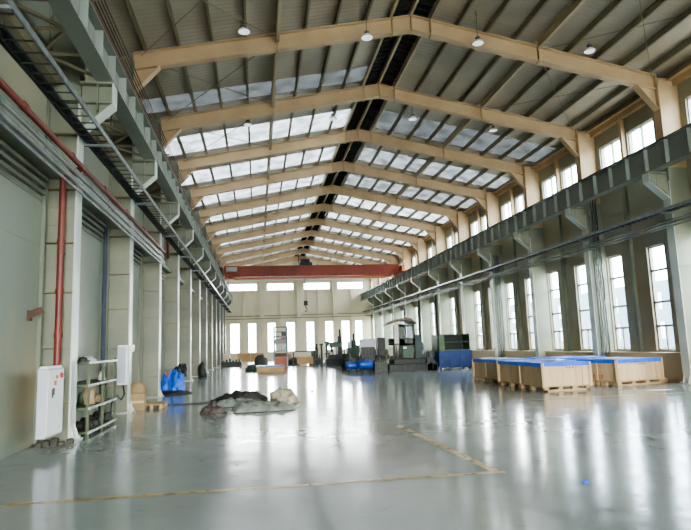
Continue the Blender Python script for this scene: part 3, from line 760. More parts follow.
# ------------------------------------------------------------------ timber crates
def crate(x, y, w, d, h, rz, label, patch=None, red=False, dots=True):
    root = thing('timber_crate', (x, y, 0), label, 'crate', 'timber crates under blue sheets', rz)
    ph = 0.16; hw, hd = w / 2, d / 2
    p = MB()
    for i in range(3):
        yy = -hd + 0.06 + i * (d - 0.12) / 2
        p.box(-hw, hw, yy - 0.05, yy + 0.05, 0, 0.05)
    for i in range(4):
        xx = -hw + 0.08 + i * (w - 0.16) / 3
        for yy in (-hd + 0.08, 0, hd - 0.08): p.box(xx - 0.07, xx + 0.07, yy - 0.08, yy + 0.08, 0.05, 0.13)
    ny = max(4, int(d / 0.6))
    for i in range(ny):
        yy = -hd + 0.1 + i * (d - 0.2) / (ny - 1)
        for xx in (-hw + 0.06, hw - 0.06): p.box(xx - 0.06, xx + 0.06, yy - 0.09, yy + 0.09, 0.0, 0.13)
    p.box(-hw, hw, -hd, hd, 0.13, ph)
    p.build('pallet', 'timber_dark', root, local=True)
    def planks(mb, a, bnd, fixed, axis, z0, z1):
        n = max(3, int((bnd - a) / 0.2)); st = (bnd - a) / n
        for i in range(n):
            dd = random.uniform(0, 0.004)
            u0, u1 = a + i * st + 0.003, a + (i + 1) * st - 0.003
            if axis == 'x': mb.box(u0, u1, fixed - 0.012 - dd, fixed + 0.012 + dd, z0, z1)
            else: mb.box(fixed - 0.012 - dd, fixed + 0.012 + dd, u0, u1, z0, z1)
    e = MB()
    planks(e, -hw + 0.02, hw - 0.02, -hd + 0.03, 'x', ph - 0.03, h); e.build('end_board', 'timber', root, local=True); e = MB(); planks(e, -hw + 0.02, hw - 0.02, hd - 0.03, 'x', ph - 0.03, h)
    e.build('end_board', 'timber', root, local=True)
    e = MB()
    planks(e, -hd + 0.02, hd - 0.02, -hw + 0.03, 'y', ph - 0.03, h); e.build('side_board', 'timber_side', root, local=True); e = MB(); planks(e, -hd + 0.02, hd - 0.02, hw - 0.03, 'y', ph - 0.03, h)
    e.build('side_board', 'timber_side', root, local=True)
    c = MB()
    for sx in (-1, 1):
        for sy in (-1, 1):
            c.box(sx * hw - 0.05, sx * hw + 0.05, sy * hd - 0.02, sy * hd + 0.02, ph - 0.04, h + 0.01)
            c.box(sx * hw - 0.02, sx * hw + 0.02, sy * hd - 0.05, sy * hd + 0.05, ph - 0.04, h + 0.01)
    c.box(-hw - 0.015, -hw + 0.02, -0.05, 0.05, ph, h); c.box(hw - 0.25, hw - 0.18, -hd - 0.012, -hd + 0.02, ph, h)
    build_each(c, 'corner_batten', 'timber', root, local=True)
    # sheet: slightly sagging top with hanging rim
    t = MB(); nx, nyy = 8, 12; vs = []; fs = []
    for j in range(nyy + 1):
        for i in range(nx + 1):
            xx = -hw - 0.03 + i * (w + 0.06) / nx; yy = -hd - 0.03 + j * (d + 0.06) / nyy
            z = h + 0.025 + 0.02 * noise.noise(Vector((xx * 2 + x, yy * 2 + y, 0)))
            vs.append((xx, yy, z))
    for j in range(nyy):
        for i in range(nx): a = j * (nx + 1) + i; fs.append((a, a + 1, a + nx + 2, a + nx + 1))
    edge = [(i) for i in range(nx + 1)] + [j * (nx + 1) + nx for j in range(1, nyy + 1)] + [nyy * (nx + 1) + i for i in range(nx - 1, -1, -1)] + [j * (nx + 1) for j in range(nyy - 1, 0, -1)]
    base = len(vs)
    for q, ei in enumerate(edge):
        v = vs[ei]; vs.append((v[0], v[1], h - 0.09 + 0.025 * noise.noise(Vector((q * 0.7, x, y)))))
    for q in range(len(edge)):
        q2 = (q + 1) % len(edge); fs.append((edge[q], base + q, base + q2, edge[q2]))
    t.add(vs, fs, False); t.build('cover_sheet', 'blue_cover', root, local=True)
    if patch:
        px, py, pw, pd = patch
        pm = MB(); pm.bbox(px, py, h + 0.04, pw, pd, 0.02, 0.01); pm.build('white_film', 'white_patch', root, local=True)
    if dots:
        m = MB()
        for i in range(3): m.lathe((0.1 * (i - 1) + 0.12, -hd + 0.008, h - 0.14), [(0.0, -0.004), (0.022, -0.004), (0.022, 0.0)], 10, 'y')
        build_each(m, 'stencil_mark', 'ink', root, local=True)
    if red:
        m = MB()
        # red stencilled characters on the left board
        for i in range(5):
            yy = -0.2 + i * 0.16
            m.box(-hw + 0.01, -hw + 0.016, yy - 0.05, yy - 0.035, 0.22, 0.34)
            m.box(-hw + 0.01, -hw + 0.016, yy + 0.02, yy + 0.035, 0.22, 0.34)
            m.box(-hw + 0.01, -hw + 0.016, yy - 0.06, yy + 0.05, 0.3, 0.312)
            m.box(-hw + 0.01, -hw + 0.016, yy - 0.05, yy + 0.04, 0.24, 0.252)
        m.build('red_stencil', 'ink_red', root, local=True)
    return root
crate(9.14, 17.8, 1.5, 3.2, 0.82, 0.0, 'timber crate with blue sheet, nearest the camera in the group', patch=(0.45, 0.2, 0.3, 1.4))
crate(9.35, 21.25, 1.4, 2.4, 0.82, 0.0, 'timber crate with blue sheet standing behind the nearest crate, leftmost of the group', patch=(-0.3, 0.1, 0.4, 1.6))
crate(11.88, 17.75, 1.9, 1.7, 0.80, math.radians(12), 'timber crate with red stencil on its left side, rightmost of the group', patch=(-0.35, 0.1, 0.6, 0.5), red=True)
crate(11.75, 20.9, 2.0, 2.2, 0.80, math.radians(3), 'timber crate hidden behind the others, only its blue sheet showing by the wall', dots=False)
b = MB(); b.bbox(13.4, 17.6, 0, 0.16, 0.2, 0.13, 0.02)
tag(b.build('timber_block', 'timber_dark'), 'small timber block on the floor by the right wall foot', 'block')

# ------------------------------------------------------------------ left: white control cabinet, rack, wall box
r = thing('control_cabinet', (-3.52, 10.6, 0.25), 'white upright control cabinet fixed before the foot of the nearest left column', 'cabinet')
b = MB(); b.bbox(-3.49, 10.6, 0.25, 0.16, 0.8, 1.12, 0.012); b.build('body', 'cab_grey', r)
d_ = MB().box(-3.412, -3.4, 10.22, 10.98, 0.28, 1.34).build('door', 'cab_white', r)
MB().box(-3.4, -3.385, 10.4, 10.43, 0.88, 1.02).build('handle', 'mach_dark', d_)
MB().lathe((-3.4, 10.82, 1.24), [(0.045, 0), (0.045, 0.03), (0, 0.03)], 12, 'x').build('stop_button', 'red_small', d_)
MB().lathe((-3.4, 10.6, 1.22), [(0.03, 0), (0.03, 0.02), (0, 0.02)], 12, 'x').build('knob', 'orange_small', d_)
MB().box(-3.4, -3.392, 10.5, 10.6, 1.08, 1.16).build('sticker', 'orange_small', d_)
MB().box(-3.4, -3.392, 10.42, 10.52, 0.92, 1.04).build('label_plate', 'mach_grey', d_)
for z in (0.45, 1.15): MB().box(-3.6, -3.5, 10.99, 11.38, z, z + 0.05).build('mounting_arm', 'galv', r)
b = MB(); b.bbox(-3.49, 10.6, 1.37, 0.14, 0.7, 0.04, 0.012); b.build('top_cap', 'cab_white', r)
for i in range(5):
    q = MB(); q.bbox(-3.85 + 0.13 * i, 11.22 - 0.04 * (i % 2), 0.0, 0.11, 0.12, 0.07 + 0.03 * (i % 3), 0.02)
    tag(q.build('stone_chunk', 'dark_foot'), 'dark rubble chunk on the floor below the white control cabinet', 'rubble', 'rubble chunks below the control cabinet')

r = thing('storage_rack', (-3.55, 13.1, 0), 'open green steel rack with pale shelf edges against the left wall', 'rack')
for x in (-3.85, -3.26):
    for y in (12.0, 13.08, 14.15):
        MB().box(x - 0.025, x + 0.025, y - 0.025, y + 0.025, 0, 1.47).build('post', 'green_frame', r)
for z in (0.1, 0.56, 1.0, 1.44):
    s_ = MB().box(-3.86, -3.27, 11.98, 14.17, z - 0.015, z).build('shelf', 'green_frame', r)
    MB().box(-3.245, -3.225, 11.97, 14.18, z - 0.045, z + 0.0).box(-3.235, -3.23, 11.98, 14.17, z - 0.04, z).build('shelf_edge', 'rack_edge', s_)
    MB().box(-3.86, -3.25, 11.965, 11.98, z - 0.04, z).build('end_rail', 'green_frame', s_)
def lump(name, m, cx, cy, z0, rx, ry, h, seed, label, cat, group=None, n=14, rows=7, rough=0.35):
    """crumpled closed heap sitting on z0"""
    vs = []; fs = []
    for i in range(rows + 1):
        t = i / rows; rr = math.cos(t * PI / 2) ** 0.7 if i < rows else 0.0; z = math.sin(t * PI / 2) * h
        for j in range(n):
            a = 2*PI*j/n
            k = 1 + rough * noise.noise(Vector((math.cos(a)*2 + seed, math.sin(a)*2 - seed, t * 2.5)))
            kz = 1 + rough * noise.noise(Vector((math.cos(a)*rr*3 + seed, math.sin(a)*rr*3, seed + 4)))
            vs.append((cx + rx*rr*k*math.cos(a), cy + ry*rr*k*math.sin(a), z0 + z * kz))
    for i in range(rows):
        for j in range(n): fs.append((i*n+j, i*n+(j+1)%n, (i+1)*n+(j+1)%n, (i+1)*n+j))
    fs.append(tuple(range(n - 1, -1, -1)))
    o = MB().add(vs, fs, True).build(name, m)
    return tag(o, label, cat, group) if label else o
lump('folded_cloth', 'cloth_white', -3.5, 12.55, 1.44, 0.2, 0.45, 0.1, 1.2, 'crumpled white cloth on the top of the green rack', 'cloth')
lump('dark_cap', 'black_parts', -3.4, 12.1, 1.44, 0.1, 0.1, 0.09, 3.3, 'small black bundle on the near top corner of the green rack', 'bundle')
lump('plastic_bag', 'cloth_tan', -3.45, 12.75, 0.56, 0.13, 0.18, 0.34, 6.1, 'tan plastic bag on the middle shelf of the green rack', 'bag')
lump('plastic_bag', 'cloth_white', -3.4, 13.55, 1.0, 0.07, 0.07, 0.2, 8.1, 'small white bag on the upper shelf of the green rack', 'bag')
lump('cloth_bundle', 'cardboard', -3.45, 13.3, 0.56, 0.14, 0.15, 0.16, 2.7, 'brown bundle at the middle of the green rack', 'bundle')
for i in range(9):
    lump('casting', 'black_parts', -3.62 + 0.26 * (i % 2), 12.2 + 0.23 * i, 0.1, 0.1, 0.1, 0.12 + 0.09 * random.random(), i * 2.2, 'black metal part on the bottom shelf of the green rack', 'metal part', 'black parts on the bottom rack shelf', 9, 4)
for i in range(3):
    b = MB().lathe((-3.6 + 0.03 * i, 12.15 + 0.5 * i, 0.56), [(0.0, 0), (0.06, 0), (0.06, 0.2), (0.03, 0.25), (0.0, 0.25)], 10)
    tag(b.build('oil_can', 'mach_green'), 'dark green can on the middle rack shelf', 'can', 'green cans on the middle rack shelf')
# wall box at second column
r = thing('wall_box', (-3.52, YK(1) - 0.25, 0.73), 'white electrical box fixed to the second left column beside the rack', 'electrical box')
b = MB(); b.bbox(-3.52, YK(1) - 0.28, 0.75, 0.22, 0.3, 1.03, 0.015); b.build('body', 'cab_white', r)
MB().box(-3.62, -3.42, YK(1) - 0.436, YK(1) - 0.432, 0.8, 1.73).build('door', 'cab_grey', r)
MB().tube([(-3.5, YK(1) - 0.3, 0.76), (-3.45, YK(1) - 0.35, 0.5), (-3.5, YK(1) - 0.5, 0.38), (-3.6, YK(1) - 0.5, 0.5), (-3.75, YK(1) - 0.4, 0.3), (-3.8, YK(1) - 0.3, 0.02)], 0.02, 6).build('cable', 'black_cable', r)
b = MB(); b.bbox(-3.33, YK(1) - 0.1, 1.6, 0.1, 0.12, 0.18, 0.01)
tag(b.build('switch_box', 'lamp_white'), 'small white switch box on the edge of the second left column', 'switch')
# cardboard and pallet
r = thing('cardboard_box', (-3.35, 16.95, 0), 'tan cardboard box on the floor beside the second left column', 'box')
b = MB(); b.bbox(-3.3, 16.95, 0.0, 0.42, 0.4, 0.46, 0.03); b.build('body', 'cardboard', r)
MB().box(-3.5, -3.1, 16.745, 16.75, 0.2, 0.26).build('tape', 'timber', r)
lump('cardboard_bale', 'cardboard', -3.3, 16.9, 0.46, 0.24, 0.22, 0.3, 4.4, 'crumpled cardboard piled on top of the tan box', 'cardboard', rough=0.2)
r = thing('timber_pallet', (-2.95, 17.5, 0), 'low pale timber pallet beside the tan cardboard box', 'pallet')
b = MB()
for i in range(5): b.box(-3.25, -2.65, 17.0 + i * 0.19, 17.15 + i * 0.19, 0.1, 0.125)
b.build('deck', 'timber_dark', r)
b = MB()
for i in range(3): b.box(-3.22 + i * 0.25, -3.14 + i * 0.25, 17.0, 17.9, 0.0, 0.1)
build_each(b, 'bearer', 'timber_dark', r)
# blue bags
lump('blue_bag', 'blue_bag', -3.35, 22.7, 0.05, 0.28, 0.3, 0.66, 1.1, 'crumpled blue bag, left one of the two by the left wall', 'bag', 'blue bags on the black mat', n=30, rows=14, rough=0.75)
lump('blue_bag', 'blue_bag', -2.95, 22.5, 0.05, 0.26, 0.3, 0.72, 5.1, 'crumpled blue bag, right one of the two under the black bag', 'bag', 'blue bags on the black mat', n=30, rows=14, rough=0.75)
lump('black_bag', 'black_bag', -2.88, 22.75, 0.6, 0.24, 0.22, 0.38, 7.7, 'black bag resting on top of the right blue bag', 'bag', n=26, rows=12, rough=0.8)
lump('cloth_bundle', 'orange_cloth', -3.3, 22.7, 0.64, 0.18, 0.18, 0.2, 2.1, 'orange brown cloth on top of the left blue bag', 'cloth')
lump('black_mat', 'tarp_black', -3.1, 22.4, 0.0, 0.62, 0.55, 0.14, 9.3, 'black plastic mat under the blue bags', 'mat')
lump('stored_part', 'mach_dark', -3.2, YK(5) - 0.6, 0, 0.24, 0.24, 0.8, 9.3, 'dark machine part at the foot of the left wall beyond the blue bags', 'machine part')
r = thing('wall_hook', (-3.9, YK(2) - 0.9, 1.5), 'dark ring hook on the left wall above the blue bags', 'hook')
MB().tube([(-3.96 + 0.03, YK(2) + 0.9 + 0.09 * math.cos(a * PI / 6), 1.72 + 0.09 * math.sin(a * PI / 6)) for a in range(13)], 0.015, 6, False).build('ring', 'mach_dark', r)

# ------------------------------------------------------------------ plastic sheets heap in the middle
def sheet(name, m, cx, cy, w, d, h, rz, seed, label, folds=7.0, cat='sheet'):
    nx, ny = 34, 22; vs = []; fs = []
    ca, sa = math.cos(rz), math.sin(rz)
    for j in range(ny + 1):
        for i in range(nx + 1):
            u, v = i / nx * 2 - 1, j / ny * 2 - 1
            e = max(0.0, 1 - max(abs(u), abs(v)) ** 3)
            s = 1 + 0.25 * noise.noise(Vector((u * 1.5 + seed, v * 1.5, seed)))
            x, y = u * w / 2 * s, v * d / 2 * s
            z = h * e * (0.45 + 0.75 * abs(noise.noise(Vector((u * folds * 0.35 + seed, v * folds * 0.8, 1.0)))) + 0.35 * noise.noise(Vector((u * folds, v * folds, seed))))
            vs.append((cx + x * ca - y * sa, cy + x * sa + y * ca, max(0.012, z + 0.012)))
    for j in range(ny):
        for i in range(nx): a = j * (nx + 1) + i; fs.append((a, a + 1, a + nx + 2, a + nx + 1))
    return tag(MB().add(vs, fs, True).build(name, m), label, cat)
sheet('plastic_sheet', 'tarp_grey', 0.1, 15.4, 1.6, 1.2, 0.25, 0.06, 2.0, 'crumpled grey plastic sheet spread in front of the beige heap', cat='plastic sheet')
sheet('plastic_sheet', 'tarp_grey', -0.65, 16.9, 1.2, 1.2, 0.22, -0.2, 4.0, 'crumpled grey plastic sheet between the reddish rag and the black tarp', cat='plastic sheet')
sheet('tarpaulin', 'tarp_black', -0.5, 18.3, 1.6, 0.55, 0.34, 0.3, 7.0, 'long folded black tarpaulin behind the grey sheets', cat='tarpaulin')
lump('sheet_heap', 'tarp_beige', 0.74, 16.9, 0, 0.42, 0.40, 0.40, 6.5, 'beige crumpled heap of wrapping beside the grey plastic sheet', 'heap', n=48, rows=20, rough=0.28)
lump('rag_pile', 'tarp_red', -1.12, 15.2, 0, 0.3, 0.26, 0.17, 3.5, 'small reddish brown rag pile left of the grey sheets', 'rags', n=24, rows=8, rough=0.6)
lump('rag_tuft', 'tarp_black', -1.12, 15.3, 0.13, 0.09, 0.09, 0.17, 5.5, 'dark tuft of cloth sticking up on the reddish rag pile', 'cloth')

# ------------------------------------------------------------------ machinery at the back right (y about 31)
r = thing('boring_machine', (8.3, 32.2, 0), 'large dark machine tool with an arched-roof operator cab and green cabinet', 'machine')
b = MB(); b.bbox(8.6, 32.2, 0.0, 2.8, 1.6, 0.42, 0.05); b.bbox(8.7, 32.3, 0.42, 2.3, 1.2, 0.28, 0.04)
for i in range(7): b.box(7.3 + i * 0.4, 7.36 + i * 0.4, 31.37, 31.42, 0.05, 0.38)
b.build('bed', 'mach_dark', r)
b = MB()
for i in range(14):
    x = 7.3 + i * 0.2; h_ = 0.14 + 0.34 * random.random(); b.bbox(x, 31.7 + random.uniform(-.1, .3), 0.7, 0.14, 0.16, h_, 0.02)
build_each(b, 'slide', 'mach_grey', r)
b = MB().prism([(9.4, 0.0), (10.02, 0.0), (9.95, 0.35), (9.8, 0.6), (9.4, 0.72)], 'y', 31.4, 32.0)
fixnorm(b.build('chip_guard', 'mach_dark', r))
for x in (7.6, 8.5):
    b = MB(); b.box(x - 0.06, x + 0.06, 31.6, 31.75, 0.7, 1.45); b.build('cab_post', 'mach_dark', r)
b = MB()
for i in range(5): b.box(7.5 + i * 0.17, 7.54 + i * 0.17, 31.5, 31.54, 0.7, 1.45)
build_each(b, 'ladder_rail', 'mach_dark', r)
# cab body with windows
cab = MB(); X0, X1, YA, YB, ZA, ZB = 7.5, 8.7, 31.2, 32.6, 1.45, 2.6
cab.box(X0, X1, YA, YB, ZA, ZA + 0.08)
cab.box(X0 + 0.32, X1, YA, YA + 0.04, ZA, ZA + 0.35); cab.box(X0 + 0.32, X1, YA, YA + 0.04, 2.45, ZB)
for x0, x1 in ((X0 + 0.32, X0 + 0.62), (X1 - 0.12, X1), (X0 + 0.78, X0 + 0.82)): cab.box(x0, x1, YA, YA + 0.04, ZA, ZB)
cab.box(X0, X0 + 0.04, YA, YB, ZA, ZA + 0.1); cab.box(X1 - 0.04, X1, YA, YB, ZA, ZB); cab.box(X0, X1, YB - 0.04, YB, ZA, ZA + 0.4)
for x in (X0, X0 + 0.28): cab.box(x, x + 0.04, YA, YA + 0.04, ZA, ZB)
cabo = cab.build('cab', 'cab_side', r)
MB().box(X0 + 0.04, X0 + 0.28, YA + 0.01, YA + 0.02, ZA + 0.1, ZB).build('side_pane', 'paper', cabo)
MB().box(X0 + 0.62, X1 - 0.12, YA + 0.015, YA + 0.022, ZA + 0.35, 2.45).build('front_pane', 'glass', cabo)
arc = [(X0 - 0.28, 2.62), (X0, 2.78), (X0 + 0.4, 2.92), (X0 + 0.7, 2.96), (X0 + 1.0, 2.9), (X1 + 0.12, 2.68), (X1 + 0.1, 2.58), (X0 + 1.0, 2.78), (X0 + 0.7, 2.82), (X0 + 0.4, 2.8), (X0, 2.66), (X0 - 0.26, 2.56)]
fixnorm(MB().prism(arc, 'y', YA - 0.15, YB + 0.1).build('cab_roof', 'cab_roof', cabo))
b = MB(); b.bbox(8.28, 31.55, 0.75, 0.66, 0.6, 0.72, 0.04); gb = b.build('gearbox', 'mach_green', r)
MB().box(8.02, 8.22, 31.235, 31.25, 1.25, 1.36).build('name_plate', 'paper', gb)
b = MB(); b.bbox(8.93, 31.7, 0.7, 0.4, 0.6, 1.3, 0.03); b.build('control_column', 'mach_teal', r)
b = MB().tube([(9.6, 31.6, 0.7), (9.6, 31.6, 1.05)], 0.12, 10); b.build('motor', 'mach_grey', r)
# grey and dark cabinets left of it
r = thing('switch_cabinet', (6.35, 33.2, 0), 'pale topped grey switch cabinet behind the blue compressors', 'cabinet')
b = MB(); b.bbox(6.4, 33.4, 0, 0.82, 0.6, 1.4, 0.03); b.build('body', 'mach_grey', r)
b = MB(); b.bbox(6.4, 33.4, 1.4, 0.84, 0.62, 0.46, 0.03); b.build('top_unit', 'cab_grey', r)
b = MB()
for i in range(4): b.box(6.05 + i * 0.2, 6.19 + i * 0.2, 33.08, 33.1, 0.9, 1.35)
build_each(b, 'door', 'mach_dark', r)
r = thing('switch_cabinet', (7.05, 33.4, 0), 'dark tall switch cabinet left of the operator cab', 'cabinet')
b = MB(); b.bbox(7.22, 33.45, 0, 0.46, 0.6, 1.92, 0.03); b.build('body', 'mach_dark', r)
MB().box(7.03, 7.41, 33.12, 33.15, 0.1, 1.8).build('door', 'mach_dark', r)
r = thing('drive_unit', (6.9, 31.4, 0), 'low grey drive unit with pipes left of the dark machine bed', 'machine')
b = MB(); b.bbox(6.75, 31.7, 0, 0.7, 0.7, 0.62, 0.04); b.build('body', 'mach_grey', r)
b = MB()
for i in range(6): b.tube([(6.42 + i * 0.13, 31.33, 0.05), (6.42 + i * 0.13, 31.33, 0.6 + 0.12 * (i % 3))], 0.03, 6)
build_each(b, 'pipe', 'cab_side', r)
b = MB().tube([(6.5, 31.6, 0.6), (6.5, 31.6, 0.85), (6.7, 31.6, 0.95), (6.95, 31.6, 0.85)], 0.05, 8); b.build('elbow', 'mach_dark', r)
# two blue compressors on wheels
def compressor(x, y, label, s=1.0):
    r = thing('air_compressor', (x, y, 0), label, 'compressor', 'blue air compressors on wheels')
    MB().lathe((x - 0.36 * s, y, 0.38 * s), [(0, 0), (0.12 * s, 0.0), (0.2 * s, 0.06 * s), (0.21 * s, 0.15 * s), (0.21 * s, 0.57 * s), (0.2 * s, 0.66 * s), (0.12 * s, 0.72 * s), (0, 0.72 * s)], 18, 'x').build('tank', 'tank_blue', r)
    b = MB(); b.bbox(x + 0.05, y, 0.56 * s, 0.26, 0.2, 0.2, 0.02); b.tube([(x - 0.2, y, 0.58 * s), (x - 0.2, y, 0.8 * s)], 0.07, 10); b.build('pump', 'mach_dark', r)
    MB().tube([(x - 0.34, y - 0.1, 0.5), (x - 0.46, y - 0.1, 0.78), (x - 0.46, y + 0.1, 0.78), (x - 0.34, y + 0.1, 0.5)], 0.015, 6).build('handle', 'mach_dark', r)
    for dx in (-0.24, 0.24): MB().lathe((x + dx, y - 0.24, 0.1), [(0, 0), (0.1, 0), (0.1, 0.05), (0, 0.05)], 14, 'y').build('wheel', 'black_parts', r)
    for dx in (-0.24, 0.24): MB().box(x + dx - 0.02, x + dx + 0.02, y - 0.18, y + 0.15, 0.1, 0.24).build('leg', 'mach_dark', r)
compressor(5.35, 32.6, 'smaller blue air compressor on wheels, left of the two', 1.05)
compressor(5.95, 31.7, 'larger blue air compressor on wheels, right of the two', 1.2)
# blue bin + green shelf unit
r = thing('stillage_bin', (11.05, 32.0, 0), 'large blue steel bin beneath the green shelf box beyond the crates', 'bin')
b = MB().box(10.15, 12.0, 31.4, 31.44, 0.1, 1.02).box(10.15, 12.0, 32.7, 32.74, 0.1, 1.02).box(10.15, 10.19, 31.4, 32.74, 0.1, 1.02).box(11.96, 12.0, 31.4, 32.74, 0.1, 1.02).box(10.15, 12.0, 31.4, 32.74, 0.1, 0.14)
b.build('body', 'bin_blue', r)
b = MB().box(10.1, 12.05, 31.36, 31.42, 0.98, 1.04).box(10.1, 12.05, 31.36, 31.42, 0.5, 0.56)
for x in (10.1, 10.7, 11.35, 11.98): b.box(x, x + 0.07, 31.36, 31.4, 0.0, 1.04)
b.build('rim', 'bin_blue', r)
for x in (10.2, 11.9):
    for y in (31.5, 32.6): MB().box(x - 0.06, x + 0.06, y - 0.06, y + 0.06, 0, 0.1).build('foot', 'mach_dark', r)
r = thing('shelf_box', (11.05, 32.1, 1.04), 'open green steel shelf box standing on the blue bin', 'shelf')
b = MB().box(10.12, 12.0, 32.65, 32.7, 1.04, 1.95).box(10.12, 10.5, 31.5, 31.53, 1.04, 1.95).box(10.12, 10.16, 31.5, 32.7, 1.04, 1.95).box(11.96, 12.0, 31.5, 32.7, 1.04, 1.95)
b.build('side_panel', 'rack_green', r)
MB().box(10.5, 11.96, 32.58, 32.64, 1.06, 1.9).build('back_panel', 'rack_green_dark', r)
for z in (1.05, 1.5, 1.93):
    q = MB().box(10.16, 11.96, 31.52, 32.64, z, z + 0.03).build('shelf', 'rack_green_dark', r)
    MB().box(10.5, 11.98, 31.48, 31.52, z - 0.01, z + 0.035).build('lip', 'rack_green', q)
lump('stored_part', 'mach_dark', 9.9, 34.2, 0, 0.35, 0.35, 1.3, 4.4, 'dark shrouded part between the machine tool and the green shelf box', 'machine part')
# ------------------------------------------------------------------ farther back (y 36-60)
r = thing('tall_rack', (1.9, 46.3, 0), 'tall blue grey rack on an orange base near the end wall', 'rack')
for x in (1.35, 2.35):
    for y in (45.8, 46.8): MB().box(x - 0.055, x + 0.055, y - 0.055, y + 0.055, 0, 3.15).build('post', 'rack_steel', r)
for z in (1.25, 1.85, 2.4, 2.75, 3.13):
    MB().box(1.33, 2.37, 45.78, 46.82, z - 0.03, z + 0.04).build('shelf', 'rack_steel', r)
b = MB(); b.bbox(1.85, 46.3, 0.05, 1.1, 1.1, 0.72, 0.04); b.build('base', 'rack_orange', r)
MB().box(1.35, 2.35, 45.8, 45.84, 0.8, 1.1).build('panel', 'busbar', r)
for i, (x, z, w_, h_, m_, l_) in enumerate(((2.13, 2.44, 0.42, 0.28, 'mach_grey', 'grey box on the upper shelf of the tall rack'), (1.85, 1.89, 0.9, 0.3, 'rack_steel', 'blue grey box on the middle shelf of the tall rack'), (2.1, 2.2, 0.45, 0.12, 'rack_orange', 'thin orange box above the blue grey one on the tall rack'),
        (1.6, 1.29, 0.25, 0.45, 'paper', 'pale box on the lower shelf of the tall rack'), (2.1, 1.29, 0.3, 0.4, 'paper', 'second pale box on the lower shelf of the tall rack, at its right'))):
    q = MB(); q.bbox(x, 46.2, z, w_, 0.6, h_, 0.02); tag(q.build('storage_box', m_), l_, 'box')
r = thing('loaded_skid', (0.85, 37.3, 0), 'low long skid with a blue sheet over orange brown timber', 'skid')
b = MB()
for y in (36.6, 37.3, 38.0): b.box(0.0, 1.65, y - 0.1, y + 0.1, 0, 0.1)
build_each(b, 'bearer', 'timber_dark', r)
b = MB(); b.bbox(0.82, 37.3, 0.1, 1.7, 1.8, 0.26, 0.03); b.build('load', 'ply', r)
b = MB(); b.bbox(0.82, 37.3, 0.36, 1.76, 1.86, 0.08, 0.03); b.build('cover_sheet', 'skid_blue', r)
lump('covered_bundle', 'mach_grey', 0.3, 50.5, 0, 0.62, 0.55, 0.95, 1.9, 'rounded grey covered bundle left of the tall rack', 'bundle', rough=0.15)
lump('parts_heap', 'mach_green', -0.35, 40.8, 0, 0.45, 0.4, 0.45, 2.9, 'small dark green heap left of the blue covered skid', 'heap')
r = thing('machine_base', (-2.3, 52.6, 0), 'long low dark green machine base by the far left corner', 'machine')
b = MB(); b.bbox(-2.25, 52.6, 0, 1.75, 1.0, 0.4, 0.04); b.build('bed', 'mach_dark', r)
b = MB()
for i in range(6): b.bbox(-2.95 + i * 0.28, 52.5, 0.4, 0.18, 0.4, 0.12 + 0.1 * (i % 3), 0.02)
build_each(b, 'block', 'mach_green', r)
b = MB(); b.bbox(-2.9, 57.5, 0.3, 0.6, 0.4, 0.75, 0.03); b.box(-2.95, -2.85, 57.45, 57.55, 0, 0.3)
tag(b.build('meter_cabinet', 'wall_end'), 'small beige cabinet by the far left corner of the hall', 'cabinet')
r = thing('plywood_stack', (-1.0, 67.5, 0), 'orange tan plywood panels leaning under the left end windows', 'plywood')
for i in range(2): MB().box(-2.3 + i * 1.55, -0.8 + i * 1.55, 68.9 - 0.0, 68.95, 0, 0.93).build('sheet', 'ply', r)
lump('parts_heap', 'mach_grey', 3.2, 50.8, 0, 0.55, 0.5, 0.55, 7.9, 'mixed grey heap of small parts right of the tall rack', 'heap', rough=0.6)
lump('parts_heap', 'cloth_tan', 2.9, 52.5, 0, 0.3, 0.4, 0.9, 3.9, 'tan shrouded item standing right of the tall rack', 'bundle', rough=0.3)
r = thing('work_bench', (3.9, 48, 0), 'dark topped workbench in front of the end wall', 'workbench')
MB().box(2.9, 4.7, 47.6, 48.3, 1.1, 1.18).build('tabletop', 'mach_dark', r)
for x in (2.95, 4.65):
    for y in (47.65, 48.25): MB().box(x - 0.04, x + 0.04, y - 0.04, y + 0.04, 0, 1.1).build('leg', 'mach_grey', r)
b = MB(); b.bbox(3.9, 48, 0.1, 1.3, 0.5, 0.6, 0.03); b.build('under_box', 'ply', r)
# milling machines
def mill(x, y, s, label, m='mach_dark', mirror=1):
    r = thing('milling_machine', (x, y, 0), label, 'machine')
    b = MB(); b.bbox(x, y, 0, 1.6 * s, 0.9 * s, 0.5 * s, 0.04); b.build('bed', m, r)
    b = MB(); b.bbox(x, y, 0.5 * s, 1.3 * s, 0.6 * s, 0.25 * s, 0.03); b.build('table', 'mach_grey', r)
    b = MB(); b.bbox(x + mirror * 0.25 * s, y + 0.2, 0.5 * s, 0.3 * s, 0.4 * s, 1.5 * s, 0.03); b.tube([(x + mirror * 0.25 * s, y, 2.0 * s), (x + mirror * 0.25 * s, y, 2.5 * s)], 0.07, 8); b.build('column', m, r)
    b = MB(); b.bbox(x - mirror * 0.1 * s, y, 1.25 * s, 0.8 * s, 0.4 * s, 0.35 * s, 0.05); b.tube([(x - mirror * 0.35 * s, y, 0.9 * s), (x - mirror * 0.35 * s, y, 1.3 * s)], 0.1, 10); b.build('head', 'mach_green', r)
    MB().lathe((x - mirror * 0.7 * s, y - 0.5, 0.7 * s), [(0.16, 0), (0.18, 0.02), (0.16, 0.04)], 16, 'y').build('handwheel', 'mach_grey', r)
    b = MB()
    for i in range(5): b.tube([(x - 0.6 * s + 0.28 * i * s, y - 0.3, 0.7 * s), (x - 0.6 * s + 0.28 * i * s, y - 0.3, (1.0 + 0.15 * (i % 3)) * s)], 0.035, 6)
    build_each(b, 'lever', m, r)
mill(6.2, 45.2, 1.12, 'dark green milling machine with a tall column, left of the blue compressors')
mill(7.35, 42.4, 0.95, 'squat dark milling machine just right of the tall-column one', 'mach_teal', -1)
